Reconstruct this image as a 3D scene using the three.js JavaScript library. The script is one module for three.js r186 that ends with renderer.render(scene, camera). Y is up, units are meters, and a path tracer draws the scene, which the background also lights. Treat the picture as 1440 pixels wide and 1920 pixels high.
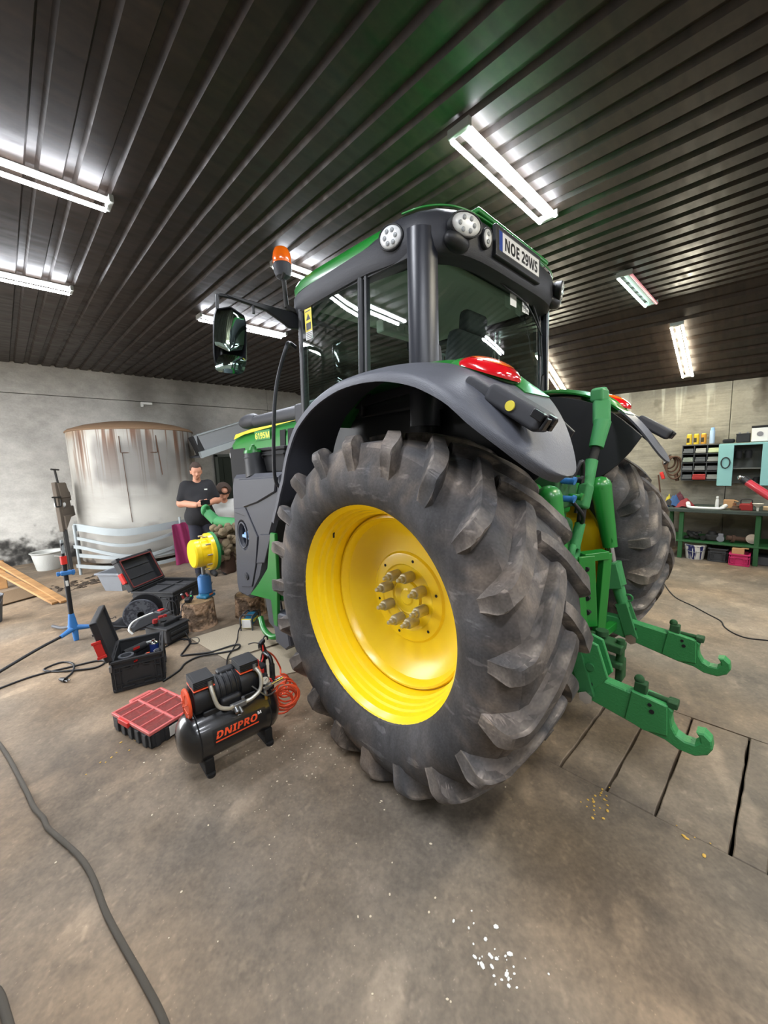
import * as THREE from 'three';
import { RoundedBoxGeometry } from 'three/addons/geometries/RoundedBoxGeometry.js';
import { mergeGeometries, toCreasedNormals, mergeVertices } from 'three/addons/utils/BufferGeometryUtils.js';
import { MarchingCubes } from 'three/addons/objects/MarchingCubes.js';
import { RectAreaLightUniformsLib } from 'three/addons/lights/RectAreaLightUniformsLib.js';

// ---------- camera, light levels, exposure ----------
const scene = new THREE.Scene();
scene.background = new THREE.Color().setRGB(6.4, 6.5, 6.7);   // overcast daylight, enters through the gate in the left wall
const camera = new THREE.PerspectiveCamera(106.0, 1440 / 1920, 0.05, 60);
camera.position.set(-2.452, 1.664, 1.423);
camera.rotation.order = 'YXZ';
camera.rotation.set(-0.1291, -0.7722, -0.0412);
scene.add(camera);
const renderer = new THREE.WebGLRenderer({ antialias: true });
renderer.toneMapping = THREE.LinearToneMapping;
renderer.toneMappingExposure = 1.78;
renderer.shadowMap.enabled = true;
RectAreaLightUniformsLib.init();
const TUBE_GLOW = 26, TUBE_LIGHT = 118;

// ---------- helpers ----------
let seed = 7;
const rnd = () => { seed |= 0; seed = seed + 0x6D2B79F5 | 0; let t = Math.imul(seed ^ seed >>> 15, 1 | seed); t = t + Math.imul(t ^ t >>> 7, 61 | t) ^ t; return ((t ^ t >>> 14) >>> 0) / 4294967296; };
const rr = (a, b) => a + (b - a) * rnd();
const V = (x, y, z) => new THREE.Vector3(x, y, z);
const clamp = (v, a = 0, b = 1) => Math.min(b, Math.max(a, v));
const sm = (a, b, v) => { const t = clamp((v - a) / (b - a)); return t * t * (3 - 2 * t); };
const lerp = (a, b, t) => a + (b - a) * t;
function h2(x, y) { let n = Math.imul(x, 374761393) + Math.imul(y, 668265263) | 0; n = Math.imul(n ^ n >>> 13, 1274126177); return ((n ^ n >>> 16) >>> 0) / 4294967296; }
function vn(x, y, px = 0, py = 0) {
  const xi = Math.floor(x), yi = Math.floor(y), f = x - xi, g = y - yi, u = f * f * (3 - 2 * f), v = g * g * (3 - 2 * g);
  const w = (a, n) => n ? ((a % n) + n) % n : a;
  const a = h2(w(xi, px), w(yi, py)), b = h2(w(xi + 1, px), w(yi, py)), c = h2(w(xi, px), w(yi + 1, py)), d = h2(w(xi + 1, px), w(yi + 1, py));
  return a + (b - a) * u + (c - a) * v + (a - b - c + d) * u * v;
}
function fbm(x, y, o = 4, px = 0, py = 0) { let s = 0, a = .5, n = 0; for (let i = 0; i < o; i++) { s += a * vn(x + i * 17.3 * (px ? 0 : 1), y + i * 9.1 * (py ? 0 : 1), px, py); n += a; a *= .5; x *= 2; y *= 2; px *= 2; py *= 2; } return s / n; }
function tex(w, h, fn, srgb = true, rep = 1) {               // fn(u, v) -> [r, g, b] 0..1
  const d = new Uint8Array(w * h * 4);
  for (let j = 0; j < h; j++) for (let i = 0; i < w; i++) { const c = fn(i / w, j / h), k = (j * w + i) * 4; d[k] = clamp(c[0]) * 255; d[k + 1] = clamp(c[1]) * 255; d[k + 2] = clamp(c[2]) * 255; d[k + 3] = 255; }
  const t = new THREE.DataTexture(d, w, h); t.wrapS = t.wrapT = THREE.RepeatWrapping; t.magFilter = THREE.LinearFilter; t.minFilter = THREE.LinearMipmapLinearFilter; t.generateMipmaps = true;
  if (srgb) t.colorSpace = THREE.SRGBColorSpace; t.repeat.set(rep, rep); t.needsUpdate = true; return t;
}
function canvasTex(w, h, draw) { const c = document.createElement('canvas'); c.width = w; c.height = h; draw(c.getContext('2d'), w, h); const t = new THREE.CanvasTexture(c); t.colorSpace = THREE.SRGBColorSpace; return t; }
const taken = new Map();
function numbered(n, parent) { if (parent !== scene) return n; const k = taken.get(n) || 0; taken.set(n, k + 1); return k ? n + '_' + String(k).padStart(3, '0') : n; }
function info(o, label, category, group, kind) { if (label) o.userData.label = label; if (category) o.userData.category = category; if (group) o.userData.group = group; if (kind) o.userData.kind = kind; return o; }
function shadow(m) { m.castShadow = m.receiveShadow = true; return m; }
function mesh(name, geo, mat, parent = scene, label) { if (Array.isArray(geo)) geo = merge(geo); geo.clearGroups(); const m = shadow(new THREE.Mesh(geo, mat)); m.name = numbered(name, parent); if (label) m.userData.label = label; parent.add(m); return m; }
function group(name, parent = scene, x = 0, y = 0, z = 0, ry = 0) { const g = new THREE.Group(); g.name = numbered(name, parent); g.position.set(x, y, z); g.rotation.y = ry; parent.add(g); return g; }
function thing(name, label, category, x = 0, y = 0, z = 0, ry = 0, grp) { return info(group(name, scene, x, y, z, ry), label, category, grp); }
function single(name, label, category, geo, mat, grp, kind) { return info(mesh(name, geo, mat), label, category, grp, kind); }
function dup(o, label, x, y, z, ry) { const c = o.clone(); c.name = numbered(o.name.replace(/_\d\d\d$/, ''), scene); if (x !== undefined) c.position.set(x, y, z); if (ry !== undefined) c.rotation.y = ry; c.userData = { ...o.userData }; if (label) c.userData.label = label; scene.add(c); return c; }
function merge(list) {
  list = list.flat().filter(Boolean).map(g => {
    const n = g.index ? g.toNonIndexed() : g.clone();
    if (!n.attributes.normal) n.computeVertexNormals();
    if (!n.attributes.uv) n.setAttribute('uv', new THREE.BufferAttribute(new Float32Array(n.attributes.position.count * 2), 2));
    for (const k of Object.keys(n.attributes)) if (!['position', 'normal', 'uv'].includes(k)) n.deleteAttribute(k);
    n.clearGroups(); n.morphAttributes = {}; return n;
  });
  return list.length > 1 ? mergeGeometries(list, false) : list[0];
}
function uvm(g, s = 1) {                                          // box-projected uv in metres
  if (g.index) g = g.toNonIndexed();
  const p = g.attributes.position, uv = new Float32Array(p.count * 2), a = V(0, 0, 0), b = V(0, 0, 0), c = V(0, 0, 0);
  for (let i = 0; i < p.count; i += 3) {
    a.fromBufferAttribute(p, i); b.fromBufferAttribute(p, i + 1).sub(a); c.fromBufferAttribute(p, i + 2).sub(a); b.cross(c);
    const ax = Math.abs(b.x), ay = Math.abs(b.y), az = Math.abs(b.z);
    for (let k = 0; k < 3; k++) { const x = p.getX(i + k), y = p.getY(i + k), z = p.getZ(i + k); const q = ay >= ax && ay >= az ? [x, z] : ax >= az ? [z, y] : [x, y]; uv[(i + k) * 2] = q[0] * s; uv[(i + k) * 2 + 1] = q[1] * s; }
  }
  g.setAttribute('uv', new THREE.BufferAttribute(uv, 2)); return g;
}
function box(w, h, d, x = 0, y = 0, z = 0, r = .004, seg = 1) { const g = r ? new RoundedBoxGeometry(w, h, d, seg, Math.min(r, w / 2.01, h / 2.01, d / 2.01)) : new THREE.BoxGeometry(w, h, d); return g.translate(x, y, z); }
function place(g, p, q, up = V(0, 1, 0)) {                         // geometry built along +z from 0 to length -> from p to q
  const d = q.clone().sub(p).normalize(); if (Math.abs(d.dot(up)) > .999) up = V(1, 0, 0);
  const x = up.clone().cross(d).normalize(), y = d.clone().cross(x);
  return g.applyMatrix4(new THREE.Matrix4().makeBasis(x, y, d).setPosition(p));
}
const P3 = a => Array.isArray(a) ? V(...a) : a;
function bar(p, q, w, h, r = .004, up) { p = P3(p); q = P3(q); const L = p.distanceTo(q); return place(box(w, h, L, 0, 0, L / 2, r), p, q, up && P3(up)); }
function rod(p, q, r1, r2 = r1, n = 14) { p = P3(p); q = P3(q); const L = p.distanceTo(q); const g = new THREE.CylinderGeometry(r2, r1, L, n, 1).rotateX(Math.PI / 2).translate(0, 0, L / 2); return place(g, p, q); }
function tube(pts, r, n = 24, rs = 8, closed = false, tension = .5) { return new THREE.TubeGeometry(new THREE.CatmullRomCurve3(pts.map(P3), closed, 'catmullrom', tension), n, r, rs, closed); }
function lathe(pts, n = 32, sharp = .5) { return toCreasedNormals(new THREE.LatheGeometry(pts.map(p => new THREE.Vector2(p[0], p[1])), n), sharp); }     // [[r, y]]
function latheX(pts, n = 48, sharp = .5) { return lathe(pts, n, sharp).rotateZ(-Math.PI / 2); }                                                   // [[r, x]]
function shape(pts, holes = []) { const s = new THREE.Shape(pts.map(p => new THREE.Vector2(p[0], p[1]))); for (const h of holes) s.holes.push(new THREE.Path(h.map(p => new THREE.Vector2(p[0], p[1])))); return s; }
function ext(pts, d, b = .003, holes, seg = 1) { const s = pts instanceof THREE.Shape ? pts : shape(pts, holes); return new THREE.ExtrudeGeometry(s, { depth: d - 2 * b, bevelEnabled: b > 0, bevelSize: b, bevelThickness: b, bevelOffset: -b, bevelSegments: seg, curveSegments: 10 }).translate(0, 0, b); }
// outline in (z, y), thickness along x starting at x0
function extX(pts, x0, d, b = .003, holes) { return ext(pts.map(p => [-p[0], p[1]]), d, b, holes && holes.map(h => h.map(p => [-p[0], p[1]]))).rotateY(Math.PI / 2).translate(x0, 0, 0); }
const circle = (cx, cy, r, n = 20, a0 = 0, a1 = 2 * Math.PI) => Array.from({ length: n }, (_, i) => [cx + r * Math.cos(a0 + (a1 - a0) * i / n), cy + r * Math.sin(a0 + (a1 - a0) * i / n)]);
function grid(nu, nv, fn, close = false) {                          // fn(u, v) -> [x, y, z]; returns an indexed surface with uv
  const pos = [], uv = [], id = [];
  for (let j = 0; j <= nv; j++) for (let i = 0; i <= nu; i++) { pos.push(...fn(i / nu, j / nv)); uv.push(i / nu, j / nv); }
  for (let j = 0; j < nv; j++) for (let i = 0; i < nu; i++) { const a = j * (nu + 1) + i, b = a + 1, c = a + nu + 1, d = c + 1; id.push(a, b, d, a, d, c); }
  const g = new THREE.BufferGeometry(); g.setAttribute('position', new THREE.Float32BufferAttribute(pos, 3)); g.setAttribute('uv', new THREE.Float32BufferAttribute(uv, 2)); g.setIndex(id); g.computeVertexNormals(); return g;
}
function shell(nu, nv, fn, t) {                                     // surface with thickness t
  const g = grid(nu, nv, fn), p = g.attributes.position, n = g.attributes.normal, N = p.count, back = g.clone(), bp = back.attributes.position;
  for (let i = 0; i < N; i++) bp.setXYZ(i, p.getX(i) - n.getX(i) * t, p.getY(i) - n.getY(i) * t, p.getZ(i) - n.getZ(i) * t);
  const ix = Array.from(back.index.array); for (let i = 0; i < ix.length; i += 3) { const s = ix[i]; ix[i] = ix[i + 1]; ix[i + 1] = s; } back.setIndex(ix); back.computeVertexNormals();
  const id = [], pos = [], q = i => [p.getX(i), p.getY(i), p.getZ(i)], r = i => [bp.getX(i), bp.getY(i), bp.getZ(i)];
  const edge = (a, b) => { pos.push(...q(a), ...r(a), ...r(b), ...q(a), ...r(b), ...q(b)); };
  for (let i = 0; i < nu; i++) { edge(i, i + 1); edge(nv * (nu + 1) + i + 1, nv * (nu + 1) + i); }
  for (let j = 0; j < nv; j++) { edge((j + 1) * (nu + 1), j * (nu + 1)); edge(j * (nu + 1) + nu, (j + 1) * (nu + 1) + nu); }
  const e = new THREE.BufferGeometry(); e.setAttribute('position', new THREE.Float32BufferAttribute(pos, 3)); e.computeVertexNormals();
  return merge([g, back, e]);
}
function mirrorX(g) { g = (g.index ? g.toNonIndexed() : g.clone()); g.scale(-1, 1, 1); for (const k of Object.keys(g.attributes)) { const a = g.attributes[k], s = a.itemSize; for (let i = 0; i < a.count; i += 3) for (let c = 0; c < s; c++) { const t = a.array[(i + 1) * s + c]; a.array[(i + 1) * s + c] = a.array[(i + 2) * s + c]; a.array[(i + 2) * s + c] = t; } } return g; }
function dust(g, fn) {                                              // vertex colours, fn(x, y, z, normal) -> [r, g, b] linear
  if (!g.attributes.normal) g.computeVertexNormals();
  const p = g.attributes.position, n = g.attributes.normal, c = new Float32Array(p.count * 3), v = V(0, 0, 0);
  for (let i = 0; i < p.count; i++) { v.fromBufferAttribute(n, i); const k = fn(p.getX(i), p.getY(i), p.getZ(i), v); c[i * 3] = k[0]; c[i * 3 + 1] = k[1]; c[i * 3 + 2] = k[2]; }
  g.setAttribute('color', new THREE.BufferAttribute(c, 3)); return g;
}
const ball = (r, x, y, z, n = 14) => new THREE.SphereGeometry(r, n, Math.max(6, n / 2 | 0)).translate(x, y, z);
const disc = (p, q, r, n = 20) => rod(p, q, r, r, n);
const torus = (R, r, n = 24, m = 8) => new THREE.TorusGeometry(R, r, m, n);

// ---------- materials ----------
const M = {};
const std = (c, rough = .6, metal = 0, o = {}) => new THREE.MeshStandardMaterial({ color: c, roughness: rough, metalness: metal, ...o });
const grainN = tex(256, 256, (u, v) => { const k = fbm(u * 32, v * 32, 4, 32, 32); return [k, k, k]; }, false);
const rep = (t, s) => { const c = t.clone(); c.repeat.set(s, s); c.needsUpdate = true; return c; };
const bump = (s, h) => ({ bumpMap: rep(grainN, s), bumpScale: h });
M.green = new THREE.MeshPhysicalMaterial({ color: 0x1c7a2b, roughness: .38, clearcoat: .5, clearcoatRoughness: .2 });
M.greenWorn = std(0x34874a, .5, 0, bump(5, .0015));
M.greenDark = std(0x1d5527, .55, 0, bump(5, .002));
M.yellow = new THREE.MeshPhysicalMaterial({ color: 0xf8d414, roughness: .34, clearcoat: .5, clearcoatRoughness: .22 });
M.yellowWorn = std(0xc99c1c, .55, 0, bump(4, .001));
M.black = std(0x17181b, .5);
M.blackGloss = std(0x131417, .28);
M.blackMatt = std(0x161617, .8);
M.plastic = std(0x2a2b30, .55, 0, bump(9, .0006));
M.plasticGrey = std(0x4d4f56, .5, 0, bump(7, .0008));
M.tank = std(0x34363e, .5, 0, bump(8, .0006));
M.pillar = std(0x24262d, .34);
M.iron = std(0x2c2b29, .6, .5, bump(6, .001));
M.steel = std(0x8d8f90, .38, .8);
M.zinc = std(0xb3aa8e, .5, .55);
M.chrome = std(0xd8d8d8, .12, 1);
M.glass = new THREE.MeshPhysicalMaterial({ color: 0xdcefe8, roughness: .02, transmission: 1, thickness: 0, ior: 1.75, side: THREE.DoubleSide });
M.clear = new THREE.MeshPhysicalMaterial({ color: 0xffffff, roughness: .05, transmission: 1, thickness: 0, ior: 1.45, side: THREE.DoubleSide });
M.redClear = new THREE.MeshPhysicalMaterial({ color: 0xf3a8a2, roughness: .10, transmission: .85, thickness: 0, ior: 1.45, side: THREE.DoubleSide });
M.redLens = new THREE.MeshPhysicalMaterial({ color: 0xc3121b, roughness: .16, clearcoat: 1, clearcoatRoughness: .05 });
M.orangeLens = new THREE.MeshPhysicalMaterial({ color: 0xf06a12, roughness: .2, clearcoat: 1, clearcoatRoughness: .05 });
M.whiteLens = std(0xdedfdd, .25);
M.lensCell = std(0x8a8d8e, .3);
M.yellowLens = std(0xd8c94a, .3);
M.red = std(0xc92c26, .45);
M.redDark = std(0x8f1f1d, .5);
M.orange = std(0xe4532a, .42);
M.blue = std(0x2f6fae, .5);
M.bluePale = std(0x8fb7e6, .4);
M.blueTool = std(0x1f6f93, .45);
M.white = std(0xd8d8d2, .55);
M.grey = std(0x77777a, .6);
M.greyDark = std(0x44464a, .6);
M.galv = std(0x92999a, .5, .3, bump(5, .0012));
M.cyan = std(0x7fb0ad, .6, 0, bump(5, .001));
M.magenta = std(0xb01b54, .6);
M.skin = std(0xb98368, .6);
M.navy = std(0x23242f, .9, 0, bump(30, .001));
M.blackCloth = std(0x18181b, .92, 0, bump(30, .001));
M.whiteCloth = std(0xb9b9b4, .92, 0, bump(30, .001));
M.hair = std(0x33251c, .85);
M.brass = std(0xb08a3e, .35, .8);
M.rust = std(0x5a4132, .85, .1, bump(6, .003));
M.tan = std(0xb58a5e, .8);
// ---------- room ----------
const CEIL = (x, z) => (3.58 - .02 * z) - Math.max(0, x - 3.9) * .4889;
// floor: oil-brown concrete around a service pit that is covered with slabs
const floorMap = tex(2048, 2048, (u, v) => {
  const x = u * 6, y = v * 6;                                        // metres
  const a = fbm(x * .9, y * .9, 5), b = fbm(x * 3 + 40, y * 3, 4), c = fbm(x * 22, y * 22, 3), d = vn(x * 90, y * 90), e = vn(x * 240, y * 240);
  let k = .84 + (a - .5) * .36 + (b - .5) * .34 + (c - .5) * .16 + (d - .5) * .10 + (e - .5) * .06;
  const oil = sm(.60, .72, fbm(x * 1.7 + 9, y * 1.7 + 3, 3)); k *= 1 - .12 * oil;
  const warm = fbm(x * 1.3 + 70, y * 1.3 + 11, 3);
  const scuff = sm(.66, .8, fbm(x * 2 + y * 5, y * 2.2 - x * 3 + 33, 3)) * .12;
  k += scuff + sm(.72, .9, fbm(x * 34 + y * 9, y * 30, 2)) * .10; if (e > .95 && b > .45) k += .25 * rndAt(u, v);
  return [.56 * k * (1 + (warm - .5) * .12), .49 * k, .405 * k * (1 - (warm - .5) * .16)];
});
function rndAt(u, v) { return h2(u * 9e4 | 0, v * 9e4 | 0); }
floorMap.wrapS = floorMap.wrapT = THREE.MirroredRepeatWrapping;
const floorBump = tex(512, 512, (u, v) => { const k = fbm(u * 12, v * 12, 6, 12, 12); return [k, k, k]; }, false, 4);
const floorRough = tex(512, 512, (u, v) => { const k = .55 + .35 * fbm(u * 6, v * 6, 5, 6, 6); return [k, k, k]; }, false, 2);
M.floor = std(0xffffff, .95, 0, { map: floorMap, bumpMap: floorBump, bumpScale: .006, roughnessMap: floorRough });
const floorUv = g => { g = g.index ? g.toNonIndexed() : g; const p = g.attributes.position, uv = new Float32Array(p.count * 2); for (let i = 0; i < p.count; i++) { uv[i * 2] = (p.getX(i) + 3.4) / 6; uv[i * 2 + 1] = (p.getZ(i) + 4.3) / 6; } g.setAttribute('uv', new THREE.BufferAttribute(uv, 2)); return g; };
const floor = info(group('floor'), 'brown oil-stained concrete workshop floor with covered pit', null, null, 'structure');
const X0 = -4.5, X1 = 5.7, Z0 = -8.6, Z1 = 5, PX0 = -.508, PX1 = .44, PZ0 = -3.2, PZ1 = 4.2;
for (const [a, b, c, d] of [[X0, PX0, Z0, Z1], [PX1, X1, Z0, Z1], [PX0, PX1, Z0, PZ0], [PX0, PX1, PZ1, Z1]]) mesh('concrete_field', floorUv(box(b - a, .3, d - c, (a + b) / 2, -.15, (c + d) / 2, 0)), M.floor, floor);
for (const [w, d, x, z] of [[.05, PZ1 - PZ0, PX0 - .02, (PZ0 + PZ1) / 2], [.05, PZ1 - PZ0, PX1 + .02, (PZ0 + PZ1) / 2], [PX1 - PX0 + .1, .05, (PX0 + PX1) / 2, PZ0 - .02], [PX1 - PX0 + .1, .05, (PX0 + PX1) / 2, PZ1 + .02]]) mesh('pit_side', box(w, .5, d, x, -.27, z, 0), M.blackMatt, floor);
mesh('pit_bottom', box(PX1 - PX0, .1, PZ1 - PZ0, (PX0 + PX1) / 2, -.5, (PZ0 + PZ1) / 2, 0), M.blackMatt, floor);
{
  const slabMat = [0, 1, 2].map(i => { const m = M.floor.clone(); m.color.setScalar([.97, .9, 1.04][i]); return m; });
  const joints = [PZ0]; const seen = [.48, .70, .925, 1.125, 1.385, 1.50, 1.76, 1.98, 2.24];
  for (let z = PZ0 + .22; z < .4; z += .222) joints.push(z); joints.push(...seen); for (let z = 2.47; z < 4.1; z += .23) joints.push(z); joints.push(PZ1);
  for (let i = 0; i + 1 < joints.length; i++) {
    const a = joints[i] + .006, b = joints[i + 1] - .006, n = 14, e = [];
    const wob = (x, s) => .004 * (vn(x * 25, s * 13.7) - .5) * 2;
    for (let k = 0; k <= n; k++) { const x = lerp(PX0 + .004, PX1 - .004, k / n); e.push([x, -(a + .022 * (x + .4) + wob(x, i))]); }
    for (let k = n; k >= 0; k--) { const x = lerp(PX0 + .004, PX1 - .004, k / n); e.push([x, -(b + .022 * (x + .4) + wob(x, i + 50))]); }
    if (b - a < .03) continue;
    const g = ext(e, .12, .004).rotateX(-Math.PI / 2).translate(0, -.12 + rr(-.004, .001), 0);
    mesh('cover_slab', floorUv(g), slabMat[i % 3], floor);
  }
}
// ceiling: brown trapezoidal sheets running along z
const ceilMap = tex(512, 512, (u, v) => { const k = .8 + .5 * (fbm(u * 4, v * 24, 4, 4, 24) - .5) + .25 * (fbm(u * 40, v * 40, 3, 40, 40) - .5); return [.212 * k, .165 * k, .134 * k]; });
const ceilRough = tex(256, 256, (u, v) => { const k = .33 + .3 * fbm(u * 6, v * 20, 4, 6, 20); return [k, k, k]; }, false);
M.ceiling = std(0xffffff, 1, .25, { map: ceilMap, roughnessMap: ceilRough });
const ceiling = info(group('ceiling'), 'dark brown ribbed metal sheet ceiling', null, null, 'structure');
function sheet(x0, nRib, z0, z1, dy) {
  const pos = [], uv = [], pts = [], S = .192, w = S / 2;
  for (let i = 0; i < nRib; i++) { const x = x0 + i * S; pts.push([x, 0], [x + .115, 0], [x + .130, .030], [x + .174, .030]); }
  pts.push([x0 + nRib * S + .004, 0]);
  const nz = 6;
  for (let i = 0; i + 1 < pts.length; i++) for (let j = 0; j < nz; j++) {
    const [xa, ya] = pts[i], [xb, yb] = pts[i + 1], za = lerp(z0, z1, j / nz), zb = lerp(z0, z1, (j + 1) / nz);
    const A = [xa, CEIL(xa, za) + ya + dy, za], B = [xb, CEIL(xb, za) + yb + dy, za], C = [xb, CEIL(xb, zb) + yb + dy, zb], D = [xa, CEIL(xa, zb) + ya + dy, zb];
    pos.push(...A, ...B, ...C, ...A, ...C, ...D); for (const q of [A, B, C, A, C, D]) uv.push(q[0], q[2]);
  }
  const g = new THREE.BufferGeometry(); g.setAttribute('position', new THREE.Float32BufferAttribute(pos, 3)); g.setAttribute('uv', new THREE.Float32BufferAttribute(uv, 2)); g.computeVertexNormals();
  mesh('ceiling_sheet', g, M.ceiling, ceiling);
}
for (let k = 0; k < 9; k++) { const x0 = -4.74 + k * .96; sheet(x0, 5, -8.62, -1.72, 0); sheet(x0, 5, -1.76, 5.02, -.003); }
for (let k = 0; k < 2; k++) { sheet(3.9 + k * .96, 5, -8.62, -1.72, 0); sheet(3.9 + k * .96, 5, -1.76, 5.02, -.003); }
mesh('roof_deck', extX([[-9, 3.82], [-9, 4.05], [5.4, 3.75], [5.4, 3.54]], -4.8, 8.75, 0), M.blackMatt, ceiling);
mesh('roof_deck', (() => { const g = box(2.6, .12, 14.4, 0, 0, 0, 0); g.rotateZ(-Math.atan(.4889)).translate(4.95, 3.17, -1.8).applyMatrix4(new THREE.Matrix4().makeShear(0, 0, 0, 0, 0, 0)); const p = g.attributes.position; for (let i = 0; i < p.count; i++) p.setY(i, p.getY(i) - .02 * p.getZ(i)); g.computeVertexNormals(); return g; })(), M.blackMatt, ceiling);
// walls
function plaster(w, h, W, H, fn) {
  return tex(w, h, (u, v) => {
    const x = u * W, y = v * H; let k = .86 + (fbm(x * 1.2, y * 1.2, 4) - .5) * .22 + (fbm(x * 6, y * 9, 3) - .5) * .14 + (vn(x * 60, y * 60) - .5) * .05;
    const c = [.80 * k, .79 * k, .76 * k]; return fn ? fn(x, y, c) : c;
  });
}
const mixc = (a, b, t) => [lerp(a[0], b[0], t), lerp(a[1], b[1], t), lerp(a[2], b[2], t)];
const frontMap = plaster(2048, 768, 10.4, 3.9, (x, y, c) => {
  const X = x + X0 - .1;
  const n = fbm(x * 2.4, y * 2.4, 5), n2 = fbm(x * 7, y * 7, 4);
  const mould = sm(.45, .8, (1.0 - y) * .55 * sm(.4, -1.6, X) + n * .50 + (n2 - .5) * .55) * sm(1.6, .4, y);
  c = mixc(c, [.09, .085, .075], mould * .92);
  const soot = Math.exp(-(((X + .05) / .35) ** 2)) * sm(2.4, 3.1, y) * .30 + Math.exp(-(((X - .9) / .5) ** 2)) * sm(1.5, 2.9, y) * .3;
  c = mixc(c, [.16, .14, .12], clamp(soot * (.6 + n)));
  return mixc(c, [.34, .31, .27], sm(3.15, 4.0, y) * (.15 + .4 * n));
});
const rightMap = plaster(1536, 512, 13.6, 3, (x, y, c) => {
  const n = fbm(x * 3, y * .35, 4), d = fbm(x * 14, y * .7, 3);
  c = [c[0] * .82, c[1] * .80, c[2] * .74];
  c = mixc(c, [.80, .79, .72], sm(.60, .75, d) * sm(1.3, 2.3, y) * .6);
  c = mixc(c, [.22, .19, .15], sm(.5, .75, n) * sm(1.9, 2.7, y) * .75);
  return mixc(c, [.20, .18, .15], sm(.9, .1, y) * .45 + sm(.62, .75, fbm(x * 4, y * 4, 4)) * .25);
});
const wallBump = tex(512, 512, (u, v) => { const k = fbm(u * 8, v * 8, 6, 8, 8); return [k, k, k]; }, false);
M.wallF = std(0xffffff, .93, 0, { map: frontMap, bumpMap: rep(wallBump, 6), bumpScale: .012 });
M.wallR = std(0xffffff, .93, 0, { map: rightMap, bumpMap: rep(wallBump, 6), bumpScale: .012 });
M.wallO = std(0x8f8d86, .93, 0);
const wuv = (g, W, H, f) => { g = g.index ? g.toNonIndexed() : g; const p = g.attributes.position, uv = new Float32Array(p.count * 2); for (let i = 0; i < p.count; i++) { const q = f(p.getX(i), p.getY(i), p.getZ(i)); uv[i * 2] = q[0] / W; uv[i * 2 + 1] = q[1] / H; } g.setAttribute('uv', new THREE.BufferAttribute(uv, 2)); return g; };
const wf = info(group('wall_front'), 'stained plaster front wall with mould near the floor', null, null, 'structure');
for (const [a, b, c, d] of [[X0 - .1, 2.97, -.1, 3.205], [2.976, X1 + .2, -.1, 3.205], [X0 - .1, 2.97, 3.215, 4.0], [2.976, X1 + .2, 3.215, 4.0]])
  mesh('wall_panel', wuv(box(b - a, d - c, .2, (a + b) / 2, (c + d) / 2, Z0 - .1 + (c > 3 ? .012 : 0), .006), 10.4, 3.9, (x, y) => [x - X0 + .1, y]), M.wallF, wf);
mesh('wall_backing', box(X1 - X0 + .4, 4.2, .1, (X0 + X1) / 2, 2, Z0 - .2, 0), M.blackMatt, wf);
mesh('wall_bracket', [box(.22, .05, .06, .02, 3.17, Z0 + .03), box(.05, .1, .05, -.07, 3.14, Z0 + .03)], M.white, wf);
const wr = info(group('wall_right'), 'streaked plaster right wall behind the workbench', null, null, 'structure');
for (const [a, b] of [[Z0 - .2, -2.1], [-2.094, .84], [.846, Z1 + .2]]) mesh('wall_panel', wuv(box(.2, 3.1, b - a, X1 + .1, 1.45, (a + b) / 2, .006), 13.6, 3, (x, y, z) => [z - Z0, y]), M.wallR, wr);
mesh('wall_backing', box(.1, 3.2, Z1 - Z0 + .4, X1 + .22, 1.5, (Z0 + Z1) / 2, 0), M.blackMatt, wr);
info(mesh('wall_left', extX([[Z0 - .2, -.1], [-7.6, -.1], [-7.6, 3.2], [-3.4, 3.2], [-3.4, -.1], [Z1 + .2, -.1], [Z1 + .2, 4.1], [Z0 - .2, 4.1]], X0 - .2, .2, 0), M.wallO), 'plain plaster left wall with an open gate', null, null, 'structure');
info(mesh('yard', box(14, .2, 20, X0 - 7.3, -.12, -4.7, 0), std(0x8a8378, .95)), 'pale yard outside the gate', null, null, 'structure');
info(mesh('wall_back', box(X1 - X0 + .4, 4.2, .2, (X0 + X1) / 2, 2, Z1 + .1, 0), M.wallO), 'plain plaster back wall', null, null, 'structure');

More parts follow.
